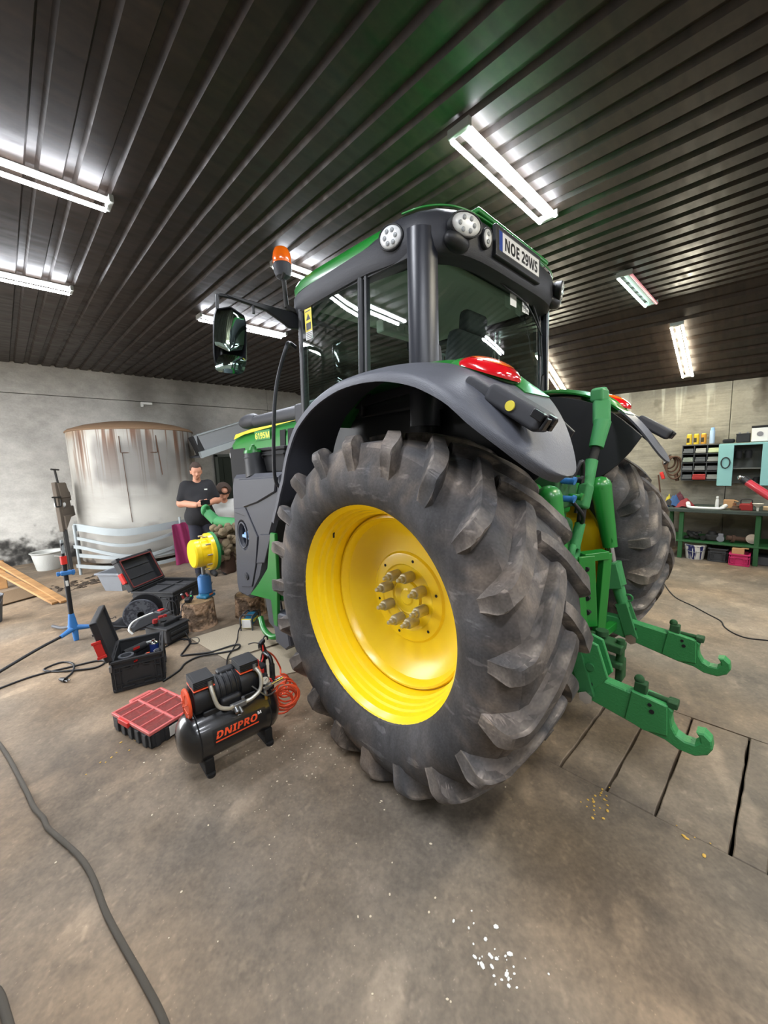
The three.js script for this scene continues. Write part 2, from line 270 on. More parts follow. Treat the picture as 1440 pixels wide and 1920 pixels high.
// ---------- ceiling lamps ----------
M.tubeCool = new THREE.MeshStandardMaterial({ color: 0xffffff, emissive: 0xf2f6ff, emissiveIntensity: TUBE_GLOW, roughness: .4 });
M.tubeWarm = new THREE.MeshStandardMaterial({ color: 0xffffff, emissive: 0xfff6dc, emissiveIntensity: TUBE_GLOW, roughness: .4 });
M.tubePink = new THREE.MeshStandardMaterial({ color: 0xd8a5ac, emissive: 0xff9aa8, emissiveIntensity: .25, roughness: .4 });
M.tubeTeal = new THREE.MeshStandardMaterial({ color: 0xffffff, emissive: 0xd2fff4, emissiveIntensity: TUBE_GLOW * .6, roughness: .4 });
M.fitting = std(0x85857f, .6);
function lamp(x, z, label, kind = 'cool', slope = 0) {
  const t = thing('ceiling_lamp', label, 'lamp', x, CEIL(x, z), z); t.rotation.z = -slope;
  mesh('lamp_base', [box(1.24, .03, .05, 0, -.02, 0, .006), box(.03, .05, .15, -.615, -.035, 0, .005), box(.03, .05, .15, .615, -.035, 0, .005)], M.fitting, t);
  for (const s of [-1, 1]) {
    const off = kind === 'teal' && s > 0, m = kind === 'warm' ? M.tubeWarm : kind === 'teal' ? (off ? M.tubePink : M.tubeTeal) : M.tubeCool;
    mesh('lamp_tube', rod([-.6, -.06, s * .06], [.6, -.06, s * .06], .014, .014, 12), m, t, off ? 'failing pinkish tube' : undefined);
    if (off) continue;
    const l = new THREE.RectAreaLight(kind === 'warm' ? 0xfff6dc : kind === 'teal' ? 0xd2fff4 : 0xf2f6ff, TUBE_LIGHT * (kind === 'teal' ? .6 : 1), 1.2, .028);
    l.name = 'lamp_light'; l.position.set(0, -.078, s * .06); l.rotation.x = -Math.PI / 2; t.add(l);
  }
  return t;
}
lamp(-2.29, -2.07, 'twin tube lamp at the far left, nearer of the two there');
lamp(-2.31, -4.02, 'twin tube lamp at the far left, the further and lower one');
lamp(.27, .01, 'large twin tube lamp on the ceiling right above the cab roof');
lamp(.24, -2.05, 'twin tube lamp half hidden behind the orange beacon and cab roof');
lamp(.21, -3.95, 'twin tube lamp behind the tractor wing mirror');
lamp(3.12, .14, 'twin tube lamp with one pale teal and one pink tube', 'teal');
lamp(4.85, .33, 'warm white twin tube lamp on the sloping ceiling above the right wall', 'warm', Math.atan(.4889));
lamp(4.85, -1.55, 'twin tube lamp on the sloping ceiling beside the cab rear edge', 'warm', Math.atan(.4889));
lamp(3.12, -2.05, 'twin tube lamp hidden behind the tractor cab');
lamp(.27, 2.1, 'twin tube lamp behind the viewer to the right', 'warm'); lamp(.27, 3.9, 'twin tube lamp near the back wall behind the viewer'); lamp(-2.3, 3.9, 'twin tube lamp in the back left corner behind the viewer'); lamp(3.12, 2.1, 'twin tube lamp in the back right part behind the viewer'); lamp(3.12, 3.9, 'twin tube lamp in the back right corner behind the viewer'); lamp(-2.3, .02, 'twin tube lamp directly above the viewer'); lamp(-2.3, 2.1, 'twin tube lamp behind the viewer to the left');
// ---------- tractor ----------
const AX = .906;                                                     // rear axle height
const tractor = thing('tractor', 'large green farm tractor with yellow rims and black cab seen from behind', 'tractor');
// rear wheels: local x runs outward from the wheel's centre plane, axle at the origin
const dirt = (x, y, z, n) => {                                        // dried soil tint; fine grime is in the map
  const a = fbm(Math.atan2(y, z) * 7 + 20, x * 9 + 7, 4), b = vn(y * 26 + 50, z * 26 + x * 30), r = Math.hypot(y, z);
  const zone = r > .865 ? .85 : r > .70 ? 1 : .25, k = clamp((a - .36) * 2.1) * zone * (.55 + .7 * b);
  return [lerp(.30, .92, k), lerp(.305, .74, k), lerp(.33, .59, k)];
};
const carcassR = s => { s = Math.abs(s); return s < .24 ? .872 - .02 * (s / .24) ** 2 : s < .31 ? lerp(.852, .80, sm(.24, .31, s)) : .8; };
function tyreGeo() {
  const prof = []; const side = [[.29, .80], [.315, .755], [.327, .70], [.322, .645], [.308, .60], [.290, .575], [.278, .558]];
  prof.push([.54, -.24]); for (const [x, r] of side.slice().reverse()) prof.push([r, -x]);
  for (let i = -10; i <= 10; i++) { const s = i / 10 * .27; prof.push([carcassR(s), s]); }
  for (const [x, r] of side) prof.push([r, x]); prof.push([.54, .24]);
  const body = toCreasedNormals(new THREE.LatheGeometry(prof.map(p => new THREE.Vector2(...p)), 120), .9).rotateZ(-Math.PI / 2);
  // raised rings and block letters on the side wall, too worn to read
  const ring = [.30].flatMap((x, i) => latheX([[.612 + i * .13, x], [.616 + i * .13, x + .007 + i * .011], [.622 + i * .13, x + .007 + i * .010], [.626 + i * .13, x]], 96));
  const NL = 20, parts = [body, ...ring];
  // t, s, surface radius, top radius, half width at top, half width at base
  const T = [[0, -.03, .86, .908, .022, .038], [.10, .005, .86, .914, .027, .042], [.3, .09, .858, .914, .030, .046], [.5, .16, .852, .909, .032, .048], [.7, .225, .842, .901, .034, .050], [.84, .27, .828, .890, .036, .052], [.92, .296, .80, .868, .036, .053], [.97, .308, .78, .846, .036, .053], [1, .312, .765, .815, .035, .052], [1.08, .312, .72, .758, .031, .047], [1.18, .314, .68, .69, .024, .036]];
  const topS = [0, 0, 0, 0, .004, .014, .026, .030, .028, .016, .004];
  // smooth resampling of the table along the bar
  const cr = (p0, p1, p2, p3, t) => .5 * (2 * p1 + (p2 - p0) * t + (2 * p0 - 5 * p1 + 4 * p2 - p3) * t * t + (3 * p1 - p0 - 3 * p2 + p3) * t * t * t);
  const NS = 26, secs = Array.from({ length: NS + 1 }, (_, n) => { const x = n / NS * (T.length - 1), i = Math.min(T.length - 2, Math.floor(x)), f = x - i, at = k => Math.max(0, Math.min(T.length - 1, k)); return [...T[0].map((_, c) => cr(T[at(i - 1)][c], T[i][c], T[i + 1][c], T[at(i + 2)][c], f)), cr(topS[at(i - 1)], topS[i], topS[i + 1], topS[at(i + 2)], f)]; });
  for (const side of [-1, 1]) for (let i = 0; i < NL; i++) {
    const f0 = (i + (side > 0 ? 0 : .5)) / NL * 2 * Math.PI, pos = [], w = rr(-.0025, .0025), rings = [];
    for (let k = 0; k < secs.length; k++) {
      const [t, s, rb, rt, wt, wb, ts] = secs[k], tt = Math.min(t, 1), fi = f0 + .36 * Math.pow(1 - tt, 1.15), j = (vn(k * .45 + i * 7, side * 3 + 9) - .5) * .006, jw = (vn(k * .6 + i * 5, side * 5 + 30) - .5) * .006;
      const slope = .62 * (1 - sm(.62, 1, t));                         // the lug runs about 45 degrees across the crown and turns square at the shoulder
      const P = (da, ds, r) => { const f = fi + da / .9, x = (s + ds) * side; return [x, r * Math.sin(f), r * Math.cos(f)]; };
      const dS = wt * slope, dB = wb * slope, hh = rt - rb, A = wt + jw, q = .007;
      rings.push([P(-wb * 1.1, -dB * 1.1, rb - .03), P(-wb, -dB + ts * .2, rb + hh * .05), P(lerp(-wb, -A, .62), lerp(-dB, -dS, .62) + ts * .6, rb + hh * .38), P(-A - .002, -dS + ts, rt - hh * .2 + w), P(-A + q, -dS + ts, rt + w + j), P(A - q, dS + ts, rt + w + j), P(A + .002, dS + ts, rt - hh * .2 + w), P(lerp(wb, A, .62), lerp(dB, dS, .62) + ts * .6, rb + hh * .38), P(wb, dB + ts * .2, rb + hh * .05), P(wb * 1.1, dB * 1.1, rb - .03)]);
    }
    const uvs = [], E = [0, 0, .15, 1, .4, .4, 1, .15, 0, 0];
    const quad = (a, b, c, d) => { if (side > 0) pos.push(...a, ...b, ...c, ...a, ...c, ...d); else pos.push(...a, ...c, ...b, ...a, ...d, ...c); };
    for (let k = 0; k + 1 < rings.length; k++) for (let q = 0; q < 9; q++) { quad(rings[k][q], rings[k][q + 1], rings[k + 1][q + 1], rings[k + 1][q]); const [a, b] = [E[q], E[q + 1]]; for (const e of side > 0 ? [a, b, b, a, b, a] : [a, b, b, a, a, b]) uvs.push(e, 0); }
    for (const [rg, fl] of [[rings[0], 0], [rings[rings.length - 1], 1]]) for (let q = 1; q < 8; q++) { const a = rg[0], b = rg[q], c = rg[q + 1]; if ((side > 0) !== !!fl) pos.push(...a, ...c, ...b); else pos.push(...a, ...b, ...c); }
    const g = new THREE.BufferGeometry(); g.setAttribute('position', new THREE.Float32BufferAttribute(pos, 3)); while (uvs.length < pos.length / 3 * 2) uvs.push(0); g.setAttribute('uv', new THREE.Float32BufferAttribute(uvs, 2)); g.computeVertexNormals(); parts.push(toCreasedNormals(g, .55));
  }
  const g = merge(parts), p = g.attributes.position;
  for (let i = 0; i < p.count; i++) if (p.getY(i) < -.9045) p.setY(i, -.9045 + (p.getY(i) + .9045) * .05);
  const edge = g.attributes.uv.array.slice(); dust(g, dirt);
  const c = g.attributes.color, first = parts[0].attributes.position.count + (parts[1].index ? parts[1].index.count : parts[1].attributes.position.count);   // lugs follow the carcass and its ring
  for (let i = first; i < p.count; i++) { const e = edge[i * 2] * sm(.38, .68, fbm(p.getX(i) * 22 + 5, Math.atan2(p.getY(i), p.getZ(i)) * 26, 3)) * .75; c.setXYZ(i, lerp(c.getX(i), 1.5, e), lerp(c.getY(i), 1.32, e), lerp(c.getZ(i), 1.14, e)); }   // scuffed, paler lug edges
  return uvm(g);
}
const tyreMap = tex(1024, 1024, (u, v) => { const a = fbm(u * 6, v * 6, 6, 6, 6), b = vn(u * 160, v * 160, 160, 160), c = fbm(u * 40, v * 10, 3, 40, 10), s = sm(.66, .8, fbm(u * 9, v * 26, 4, 9, 26)) * .16; const k = .46 + (a - .5) * .36 + (b - .5) * .07 + (c - .5) * .10 + s; return [k, k * .985, k * .97]; });
M.tyre = new THREE.MeshStandardMaterial({ color: 0xffffff, vertexColors: true, map: tyreMap, roughness: .78, bumpMap: tyreMap, bumpScale: .004 });
const tyreG = tyreGeo(), tyreGm = mirrorX(tyreG);
const rimProf = [[.548, .262], [.560, .276], [.568, .272], [.566, .262], [.556, .256], [.548, .262], [.54, .25], [.531, .235], [.528, .20], [.519, .190], [.514, .165], [.505, .155], [.500, .12], [.489, .108], [.484, .03], [.484, -.02], [.496, -.04], [.515, -.20], [.53, -.25], [.565, -.272]];
const discProf = [[.484, .045], [.474, .062], [.462, .064], [.452, .05], [.44, .02], [.40, -.01], [.34, -.032], [.285, -.04], [.262, -.04], [.25, -.030], [.238, -.028], [.19, -.028], [.182, -.034], [.172, -.036], [.11, -.036], [.105, -.041], [.1, -.036], [.094, -.03], [.088, -.034], [.05, -.034], [.04, -.029], [.0, -.029]];
const rimG = merge([latheX(rimProf, 96, .4), latheX(discProf, 96, .35)]), rimGm = mirrorX(rimG);
const holeG = disc([-.0045, 0, 0], [.0045, 0, 0], .0085, 10);
const nutG = merge([lathe([[0, 0], [.030, 0], [.030, .062], [.026, .070], [.018, .072]], 18), lathe([[.019, .070], [.019, .09], [.012, .095], [.012, .112], [.007, .118], [0, .118]], 6, .2)]).rotateZ(-Math.PI / 2);
for (const s of [-1, 1]) {
  const w = group('rear_wheel', tractor, s * .95, AX, 0);
  mesh('tire', s > 0 ? tyreG : tyreGm, M.tyre, w);
  mesh('rim', s > 0 ? rimG : rimGm, M.yellow, w);
  for (let i = 0; i < 6; i++) { const h = mesh('rim_hole', holeG, M.blackMatt, w), a = i / 6 * 2 * Math.PI + .25; h.position.set(s * -.031, .222 * Math.sin(a), .222 * Math.cos(a)); }
  if (s < 0) for (let i = 0; i < 8; i++) { const a = (i + .6) / 8 * 2 * Math.PI, n = mesh('wheel_nut', nutG, M.zinc, w); n.position.set(.034, .135 * Math.sin(a), .135 * Math.cos(a)); n.rotation.z = Math.PI; }
  if (s < 0) mesh('valve_stem', tube([[-.12, .36, -.37], [-.15, .365, -.375], [-.17, .36, -.37], [-.18, .335, -.36]], .006, 8, 6), M.blackMatt, w);
}
// axle, transmission, engine
mesh('rear_axle', [rod([-.62, AX, 0], [.62, AX, 0], .15, .15, 20), rod([-.86, AX, 0], [.86, AX, 0], .11, .11, 20), rod([-.5, AX, 0], [-.32, AX, 0], .17, .26, 20), rod([.5, AX, 0], [.32, AX, 0], .17, .26, 20)], M.greenDark, tractor);
mesh('transmission', [box(.62, .75, 1.3, 0, .9, -.35, .05, 3), box(.5, .6, .25, 0, .95, .36, .05, 3), box(.44, .34, .18, 0, 1.35, .36, .04, 3)], M.greenDark, tractor);
mesh('engine', [box(.5, .8, 1.9, 0, 1.05, -2.1, .06, 3), box(.36, .25, 1.8, 0, .62, -2.3, .05, 2), box(.62, .2, .5, 0, .95, -1.3, .05, 2)], M.iron, tractor);
// hood
{
  const hood = group('hood', tractor);
  const sec = (z, w, y0, yT) => { const o = []; for (let i = 0; i <= 16; i++) { const a = i / 16; const x = a < .3 ? -w : a > .7 ? w : lerp(-w, w, (a - .3) / .4); const y = a < .3 ? lerp(y0, yT - .10, a / .3) : a > .7 ? lerp(yT - .10, y0, (a - .7) / .3) : yT - .10 + .10 * Math.sqrt(Math.max(0, 1 - ((a - .5) / .2) ** 2)) ** .7; o.push([x, y, z]); } return o; };
  const Z = [[-1.45, .43, 1.55, 2.12], [-1.9, .43, 1.55, 2.13], [-2.5, .425, 1.52, 2.13], [-2.95, .42, 1.5, 2.11], [-3.2, .41, 1.7, 2.07], [-3.4, .38, 1.86, 2.0], [-3.5, .33, 1.9, 1.93]].map(a => sec(...a));
  mesh('hood_cover', shell(16, Z.length - 1, (u, v) => Z[Math.round(v * (Z.length - 1))][Math.round(u * 16)], .012), M.green, hood);
  mesh('front_grille', [box(.82, .8, .1, 0, 1.52, -3.34, .03, 2), box(.02, .46, .42, -.415, 1.66, -3.13, .006), box(.02, .46, .42, .415, 1.66, -3.13, .006)], M.blackMatt, hood);
  for (const s of [-1, 1]) mesh('headlight', box(.1, .07, .02, s * .35, 1.82, -3.4, .01, 2), M.whiteLens, hood);
  // side louvres: three slanted columns of two openings
  const slot = [];
  for (let k = 0; k < 3; k++) for (const [a, b] of [[1.86, 2.02], [1.70, 1.83]]) { const z = -2.1 + k * .15, q = .10; slot.push(extX([[z, a], [z + .10, a], [z + .10 + q * (b - a), b], [z + q * (b - a), b]], -.438, .01, .002)); }
  for (const g of slot) { mesh('hood_louver', g, M.blackMatt, hood); mesh('hood_louver', mirrorX(g), M.blackMatt, hood); }
  mesh('hood_stripe', [extX([[-3.12, 2.055], [-2.7, 2.085], [-1.75, 2.09], [-2.45, 2.06], [-2.9, 2.04], [-3.18, 2.0]], -.431, .006, .001)], M.yellow, hood);
  const dec = canvasTex(256, 96, (c, w, h) => { c.fillStyle = '#1c7a2b'; c.fillRect(0, 0, w, h); c.fillStyle = '#f0d83a'; c.font = 'bold 84px sans-serif'; c.textAlign = 'center'; c.textBaseline = 'middle'; c.fillText('6195M', w / 2, h / 2 + 4, w - 10); });
  const pl = mesh('model_decal', new THREE.PlaneGeometry(.34, .10).rotateY(-Math.PI / 2), new THREE.MeshStandardMaterial({ map: dec, roughness: .4 }), hood); pl.position.set(-.4345, 2.0, -2.46);
  mesh('hood_seam', [box(.008, .012, .5, -.428, 1.64, -2.2, 0), box(.008, .3, .01, -.43, 1.72, -2.36, 0)], M.blackMatt, hood);
}
mesh('exhaust_shroud', [rod([-.33, 2.16, -1.5], [-.33, 2.17, -2.75], .085, .07, 18), lathe([[0, -.16], [.06, -.15], [.085, -.08], [.085, .06], [.07, .16], [.05, .22], [0, .22]], 18).rotateX(-Math.PI / 2).translate(-.33, 2.19, -2.9), box(.22, .19, .5, -.33, 2.14, -1.55, .03, 2)], M.plastic, tractor);
// front axle with bare hubs, resting on jack
{
  const fa = group('front_axle', tractor);
  mesh('axle_beam', [box(1.1, .18, .2, 0, .74, -2.8, .04, 2), rod([-.9, .79, -2.8], [-.45, .76, -2.8], .12, .1, 16), rod([.9, .79, -2.8], [.45, .76, -2.8], .12, .1, 16), box(.3, .3, .5, 0, .85, -2.8, .04, 2)], M.greenDark, fa);
  for (const s of [-1, 1]) {
    const h = group('front_hub', tractor, s * .93, .79, -2.8);
    const m = g => s < 0 ? g : mirrorX(g);
    mesh('hub_drum', m(latheX([[0, -.225], [.135, -.225], [.148, -.21], [.15, -.165], [.145, -.155], [.148, -.04], [.165, -.03]], 40)), M.yellow, h);
    mesh('hub_flange', m(latheX([[.15, -.075], [.195, -.075], [.2, -.068], [.2, -.03], [.13, -.03]], 40)), M.yellow, h);
    mesh('hub_ring', m(latheX([[.1, -.028], [.205, -.028], [.207, .0], [.15, .015], [.1, .05]], 40)), M.greenWorn, h);
    for (let i = 0; i < 10; i++) { const a = i / 10 * 6.283; mesh('wheel_stud', m(rod([-.125, .178 * Math.sin(a), .178 * Math.cos(a)], [-.05, .178 * Math.sin(a), .178 * Math.cos(a)], .009, .009, 8)), M.zinc, h); }
    // dirt caked knuckle
    const kn = []; for (let i = 0; i < 120; i++) { const g = new THREE.IcosahedronGeometry(rr(.022, .055), 1), p = g.attributes.position; for (let k = 0; k < p.count; k++) { const q = 1 + .35 * (vn(p.getX(k) * 60 + i * 9, p.getY(k) * 60 + p.getZ(k) * 50) - .5); p.setXYZ(k, p.getX(k) * q, p.getY(k) * q, p.getZ(k) * q); } g.computeVertexNormals(); const a = rr(0, 6.28), r = rr(.10, .19); kn.push(g.translate(rr(.03, .36), .06 + r * Math.sin(a), r * Math.cos(a))); }
    mesh('caked_mud', m(merge(kn)), M.mud || (M.mud = std(0xb39d7c, .95, 0, bump(8, .008))), h);
    mesh('knuckle', m(merge([box(.26, .28, .24, .16, 0, .0, .08, 3), box(.12, .2, .16, .12, -.16, .06, .03, 2)])), M.rust, h);
  }
  mesh('steering_cylinder', [rod([-.72, .86, -2.55], [-.15, .84, -2.5], .035), rod([-.5, 1.0, -2.85], [-.72, 1.05, -3.2], .075, .06), rod([-.72, 1.05, -3.2], [-.775, 1.15, -3.3], .06, .055), rod([-.60, 1.0, -2.9], [-.5, .85, -2.8], .06, .07), torus(.045, .028, 16).rotateY(.6).translate(-.785, 1.18, -3.32), torus(.055, .022, 16).rotateY(1.2).translate(-.62, .92, -2.5)], M.greenWorn, fa);
  mesh('front_support', [box(.56, .5, .9, 0, 1.05, -3.0, .04, 2), box(.6, .2, .3, 0, .95, -3.4, .03)], M.iron, fa);
}
// fuel tank on the left side with filler neck, recess and caps
{
  const tk = group('fuel_tank', tractor);
  const out = [[-2.20, 1.60], [-1.32, 1.62], [-1.30, 1.48], [-1.62, .98], [-1.80, .66], [-2.02, .44], [-2.10, .40], [-2.33, .40], [-2.36, .52], [-2.30, 1.05], [-2.26, 1.50]];
  mesh('tank_body', [extX(out, -.90, .5, .035, [circle(-2.10, 1.03, .085, 22).map(p => [p[0], p[1] + (p[1] - 1.03) * .35])])], M.tank, tk);
  mesh('tank_recess', [extX(circle(-2.10, 1.03, .12, 22).map(p => [p[0], p[1] + (p[1] - 1.03) * .35]), -.80, .02, 0)], M.black, tk);
  mesh('recess_rim', tube(circle(0, 0, .088, 26).map(p => [-.90, 1.03 + p[1] * 1.36, -2.10 + p[0]]), .008, 60, 6, true), M.plasticGrey, tk);
  mesh('tank_panel', [extX([[-2.22, 1.28], [-1.98, 1.30], [-1.78, 1.05], [-1.86, .78], [-1.98, .55], [-2.22, .5], [-2.24, .62], [-2.19, .74], [-2.02, .78], [-1.92, .95], [-1.90, 1.1], [-2.0, 1.22], [-2.2, 1.24]], -.912, .016, .005), extX([[-1.72, 1.08], [-1.52, 1.10], [-1.68, .83], [-1.84, .80]], -.915, .02, .006), extX([[-2.05, 1.56], [-1.36, 1.58], [-1.40, 1.46], [-1.72, 1.36], [-2.0, 1.3]], -.918, .024, .01)], M.tank, tk);
  mesh('tank_plug', latheX([[0, -.93], [.02, -.93], [.02, -.925], [.035, -.925], [.04, -.90]], 18).translate(0, .64, -2.06), M.plastic, tk);
  mesh('filler_cap', [rod([-.80, 1.03, -2.09], [-.87, 1.02, -2.09], .042, .04, 14), box(.03, .03, .085, -.88, 1.02, -2.09, .008)], M.bluePale, tk, 'light blue cap in the recess');
  mesh('filler_neck', [rod([-.80, 1.58, -1.90], [-.80, 1.79, -1.95], .105, .082, 20), torus(.08, .012, 22).rotateX(Math.PI / 2).translate(-.80, 1.75, -1.945)], M.black, tk);
  mesh('filler_cap', [lathe([[0, .05], [.03, .05], [.035, .02], [.08, .018], [.085, -.01], [0, -.01]], 20).translate(-.80, 1.80, -1.95), box(.03, .04, .03, -.80, 1.85, -1.95, .006)], M.green, tk, 'green cap on the neck');
}
mesh('battery_box', [box(.34, .2, .46, -.58, 1.71, -1.72, .02, 2), box(.36, .03, .5, -.58, 1.82, -1.72, .01), box(.02, .05, .05, -.76, 1.74, -1.88, .004), box(.02, .012, .4, -.757, 1.77, -1.68, .003)], M.blackMatt, tractor);
// step frame and mud plates below the cab
{
  const st = group('step_frame', tractor);
  mesh('bracket', [extX([[-1.50, 1.12], [-1.42, 1.12], [-1.44, .72], [-1.5, .30], [-1.56, .30], [-1.58, .52], [-1.92, .52], [-1.98, .48], [-1.80, .62], [-1.6, .80]], -.935, .03, .006), bar([-.84, .60, -1.55], [-.6, .62, -1.55], .1, .12), tube([[-.86, .66, -1.78], [-.89, .56, -1.72], [-.88, .53, -1.58], [-.85, .55, -1.46]], .03, 14, 8), tube([[-.84, .22, -2.0], [-.87, .14, -1.88], [-.87, .12, -1.72], [-.8, .16, -1.64]], .028, 14, 8)], M.green, st);
  mesh('mud_plate', [extX([[-1.92, .50], [-1.64, .48], [-1.60, .24], [-1.72, .14], [-1.88, .2]], -.82, .02, .004)], M.greyDark, st);
  mesh('mud_plate', [extX([[-1.54, .42], [-1.36, .44], [-1.32, .18], [-1.40, .12], [-1.56, .14], [-1.58, .3]], -.93, .16, .012)], M.plasticGrey, st);
}
// hand rail
mesh('hand_rail', tube([[-.80, 2.53, -1.14], [-.86, 2.545, -1.12], [-.93, 2.49, -1.05], [-.97, 2.3, -1.12], [-1.0, 2.1, -1.15], [-1.02, 1.75, -1.18], [-1.0, 1.53, -1.2], [-.9, 1.5, -1.13]], .014, 50, 8), M.black, tractor);
// ---------- cab ----------
const cab = group('cab', tractor);
{
  // floor tub and lower body
  mesh('cab_base', [box(1.5, .62, 1.2, 0, 1.68, -.56, .06, 2), box(1.5, .12, 1.26, 0, 2.0, -.55, .03, 2)], M.black, cab);
  const post = (n, p, q, w, d, m = M.black) => mesh(n, bar(p, q, w, d, .022, [0, 0, 1]), m, cab);
  for (const s of [-1, 1]) {
    post('cab_pillar', [s * .77, 1.5, -1.14], [s * .745, 2.84, -1.10], .055, .06);
    post('cab_pillar', [s * .79, 1.95, -.44], [s * .765, 2.80, -.42], .05, .045);
    // rounded rear corner post
    const pr = []; for (let i = 0; i <= 14; i++) { const a = -.1 + i / 14 * 1.85; pr.push([s * (.715 + .08 * Math.cos(a)), -.005 + .068 * Math.sin(a)]); }
    mesh('cab_pillar', [shell(14, 10, (u, v) => { const p = pr[Math.round(u * 14)], f = lerp(1, .975, v); return [p[0] * f, lerp(1.85, 2.86, v), p[1]]; }, s > 0 ? .03 : -.03)], M.pillar, cab);
    // frames along the lower edge
    mesh('door_frame', [bar([s * .785, 2.0, -1.14], [s * .79, 2.06, 0.02], .04, .05), bar([s * .755, 2.80, -1.11], [s * .755, 2.76, .02], .04, .05), bar([s * .79, 2.02, -.385], [s * .768, 2.78, -.37], .022, .03)], M.black, cab);
    mesh('side_window', grid(6, 6, (u, v) => [s * (.785 - .026 * v + .012 * Math.sin(Math.PI * u)), lerp(1.92, 2.8, v), lerp(-1.12, -.46, u)]), M.glass, cab);
    mesh('side_window', grid(4, 6, (u, v) => [s * (.79 - .026 * v), lerp(2.0, 2.79, v), lerp(-.40, -.02, u)]), M.glass, cab);
  }
  mesh('rear_window', grid(16, 8, (u, v) => { const a = u * 2 - 1; return [a * .66, lerp(1.98, 2.79, v), .055 + .05 * (1 - a * a) - .02 * v]; }), M.glass, cab);
  mesh('windscreen', grid(12, 6, (u, v) => { const a = u * 2 - 1; return [a * .73, lerp(1.6, 2.82, v), -1.14 - .12 * (1 - a * a)]; }), M.glass, cab);
  const fr = []; const RW = (a, y) => [a, y, .06 + .05 * (1 - (a / .66) ** 2) - .02 * (y - 1.98) / .81];
  const rc = [[-.66, 2.74], [-.66, 2.5], [-.655, 2.22], [-.62, 2.10], [-.54, 2.03], [-.3, 2.0], [0, 2.0], [.3, 2.0], [.54, 2.03], [.62, 2.10], [.655, 2.22], [.66, 2.5], [.66, 2.74], [.58, 2.785], [0, 2.80], [-.58, 2.785]];
  mesh('rear_frame', tube(rc.map(p => RW(...p)), .014, 120, 8, true), M.blackGloss, cab);
  mesh('rear_corner', [-1, 1].map(s => ext([[s * .69, 2.3], [s * .655, 2.28], [s * .63, 2.13], [s * .54, 2.045], [s * .3, 2.01], [s * .3, 1.94], [s * .69, 1.94]], .02, .003).translate(0, 0, .06)), M.black, cab);
  mesh('window_sticker', [box(.085, .075, .002, .12, 2.70, .105, 0)], M.whiteLens, cab);
  { const st = canvasTex(64, 64, (c, w, h) => { c.fillStyle = '#d9dad8'; c.fillRect(0, 0, w, h); c.fillStyle = '#55585a'; c.fillRect(30, 2, 4, 60); c.fillRect(4, 30, 56, 4); c.fillRect(18, 18, 28, 10); c.fillRect(8, 42, 18, 3); c.fillRect(40, 42, 18, 3); c.fillRect(8, 50, 18, 3); c.fillRect(40, 50, 18, 3); });
    mesh('window_sticker', new THREE.PlaneGeometry(.10, .085).translate(.30, 2.70, .105), new THREE.MeshStandardMaterial({ map: st, side: THREE.DoubleSide, roughness: .5 }), cab);
    const sy = canvasTex(64, 160, (c, w, h) => { c.fillStyle = '#d9c62e'; c.fillRect(0, 0, w, h); c.fillStyle = '#222'; c.fillRect(8, 12, 48, 5); c.beginPath(); c.moveTo(32, 26); c.lineTo(52, 60); c.lineTo(12, 60); c.fill(); c.fillRect(10, 74, 44, 36); c.fillStyle = '#d0d0cc'; c.fillRect(0, 118, w, 42); c.fillStyle = '#333'; for (let i = 0; i < 4; i++) c.fillRect(6, 124 + i * 9, 52, 3); });
    mesh('window_sticker', new THREE.PlaneGeometry(.085, .21).rotateY(-Math.PI / 2).translate(-.774, 2.66, -.99), new THREE.MeshStandardMaterial({ map: sy, side: THREE.DoubleSide, roughness: .5 }), cab); }
  mesh('rear_wiper', [box(.12, .05, .05, -.32, 2.80, .12, .012, 2), tube([[-.3, 2.78, .13], [-.05, 2.73, .135], [.28, 2.70, .125], [.55, 2.56, .11]], .006, 20, 6), tube([[.40, 2.74, .11], [.54, 2.6, .10], [.6, 2.42, .09]], .008, 14, 6)], M.black, cab);
  // inside: headliner, radio, seat, steering wheel, console, display
  mesh('headliner', [box(1.34, .04, 1.05, 0, 2.80, -.52, .02, 2)], std(0xb2b6aa, .9), cab);
  mesh('radio_panel', [box(.62, .10, .09, .12, 2.735, -.86, .015, 2), box(.22, .055, .01, .16, 2.735, -.812, .004), box(.03, .045, .012, -.08, 2.735, -.812, .004), box(.03, .045, .012, -.03, 2.735, -.812, .004)], std(0xc4c7bc, .7), cab);
  mesh('seat', [box(.5, .14, .48, 0, 2.0, -.45, .05, 3), bar([0, 2.03, -.22], [0, 2.52, -.13], .48, .12, .05, [0, 0, 1]), bar([0, 2.5, -.135], [0, 2.66, -.12], .27, .09, .04, [0, 0, 1])], M.blackMatt, cab);
  mesh('steering_wheel', [torus(.19, .014, 32, 8).rotateX(Math.PI / 2 - .6).translate(0, 2.28, -.86), rod([0, 2.28, -.86], [0, 1.9, -1.05], .03), bar([-.18, 2.28, -.86], [.18, 2.28, -.86], .03, .012)], M.black, cab);
  mesh('console', [box(.16, .16, .5, .34, 2.06, -.5, .03, 2), box(.3, .45, .12, 0, 1.9, -1.08, .04, 2), bar([.38, 2.1, -.72], [.38, 2.3, -.82], .03, .03), box(.22, .16, .03, .38, 2.36, -.84, .01)], M.black, cab);
  // roof
  const N = 64, outline = (off, z0 = -1.34, z1 = .205) => { const o = [], hw = .80 + off, f = z0 - off, b = z1 + off, R = .27; for (let i = 0; i < N; i++) { const a = i / N * 2 * Math.PI, c = Math.cos(a), s = Math.sin(a), n = 5; const k = Math.pow(Math.pow(Math.abs(c), n) + Math.pow(Math.abs(s), n), -1 / n); const cz = (f + b) / 2, hz = (b - f) / 2; let z = cz + hz * k * s; const x = hw * k * c; o.push([x, z]); } return o; };
  const rise = z => .045 * clamp((-z - .1) / 1.2) ;                    // the roof climbs a little to the front
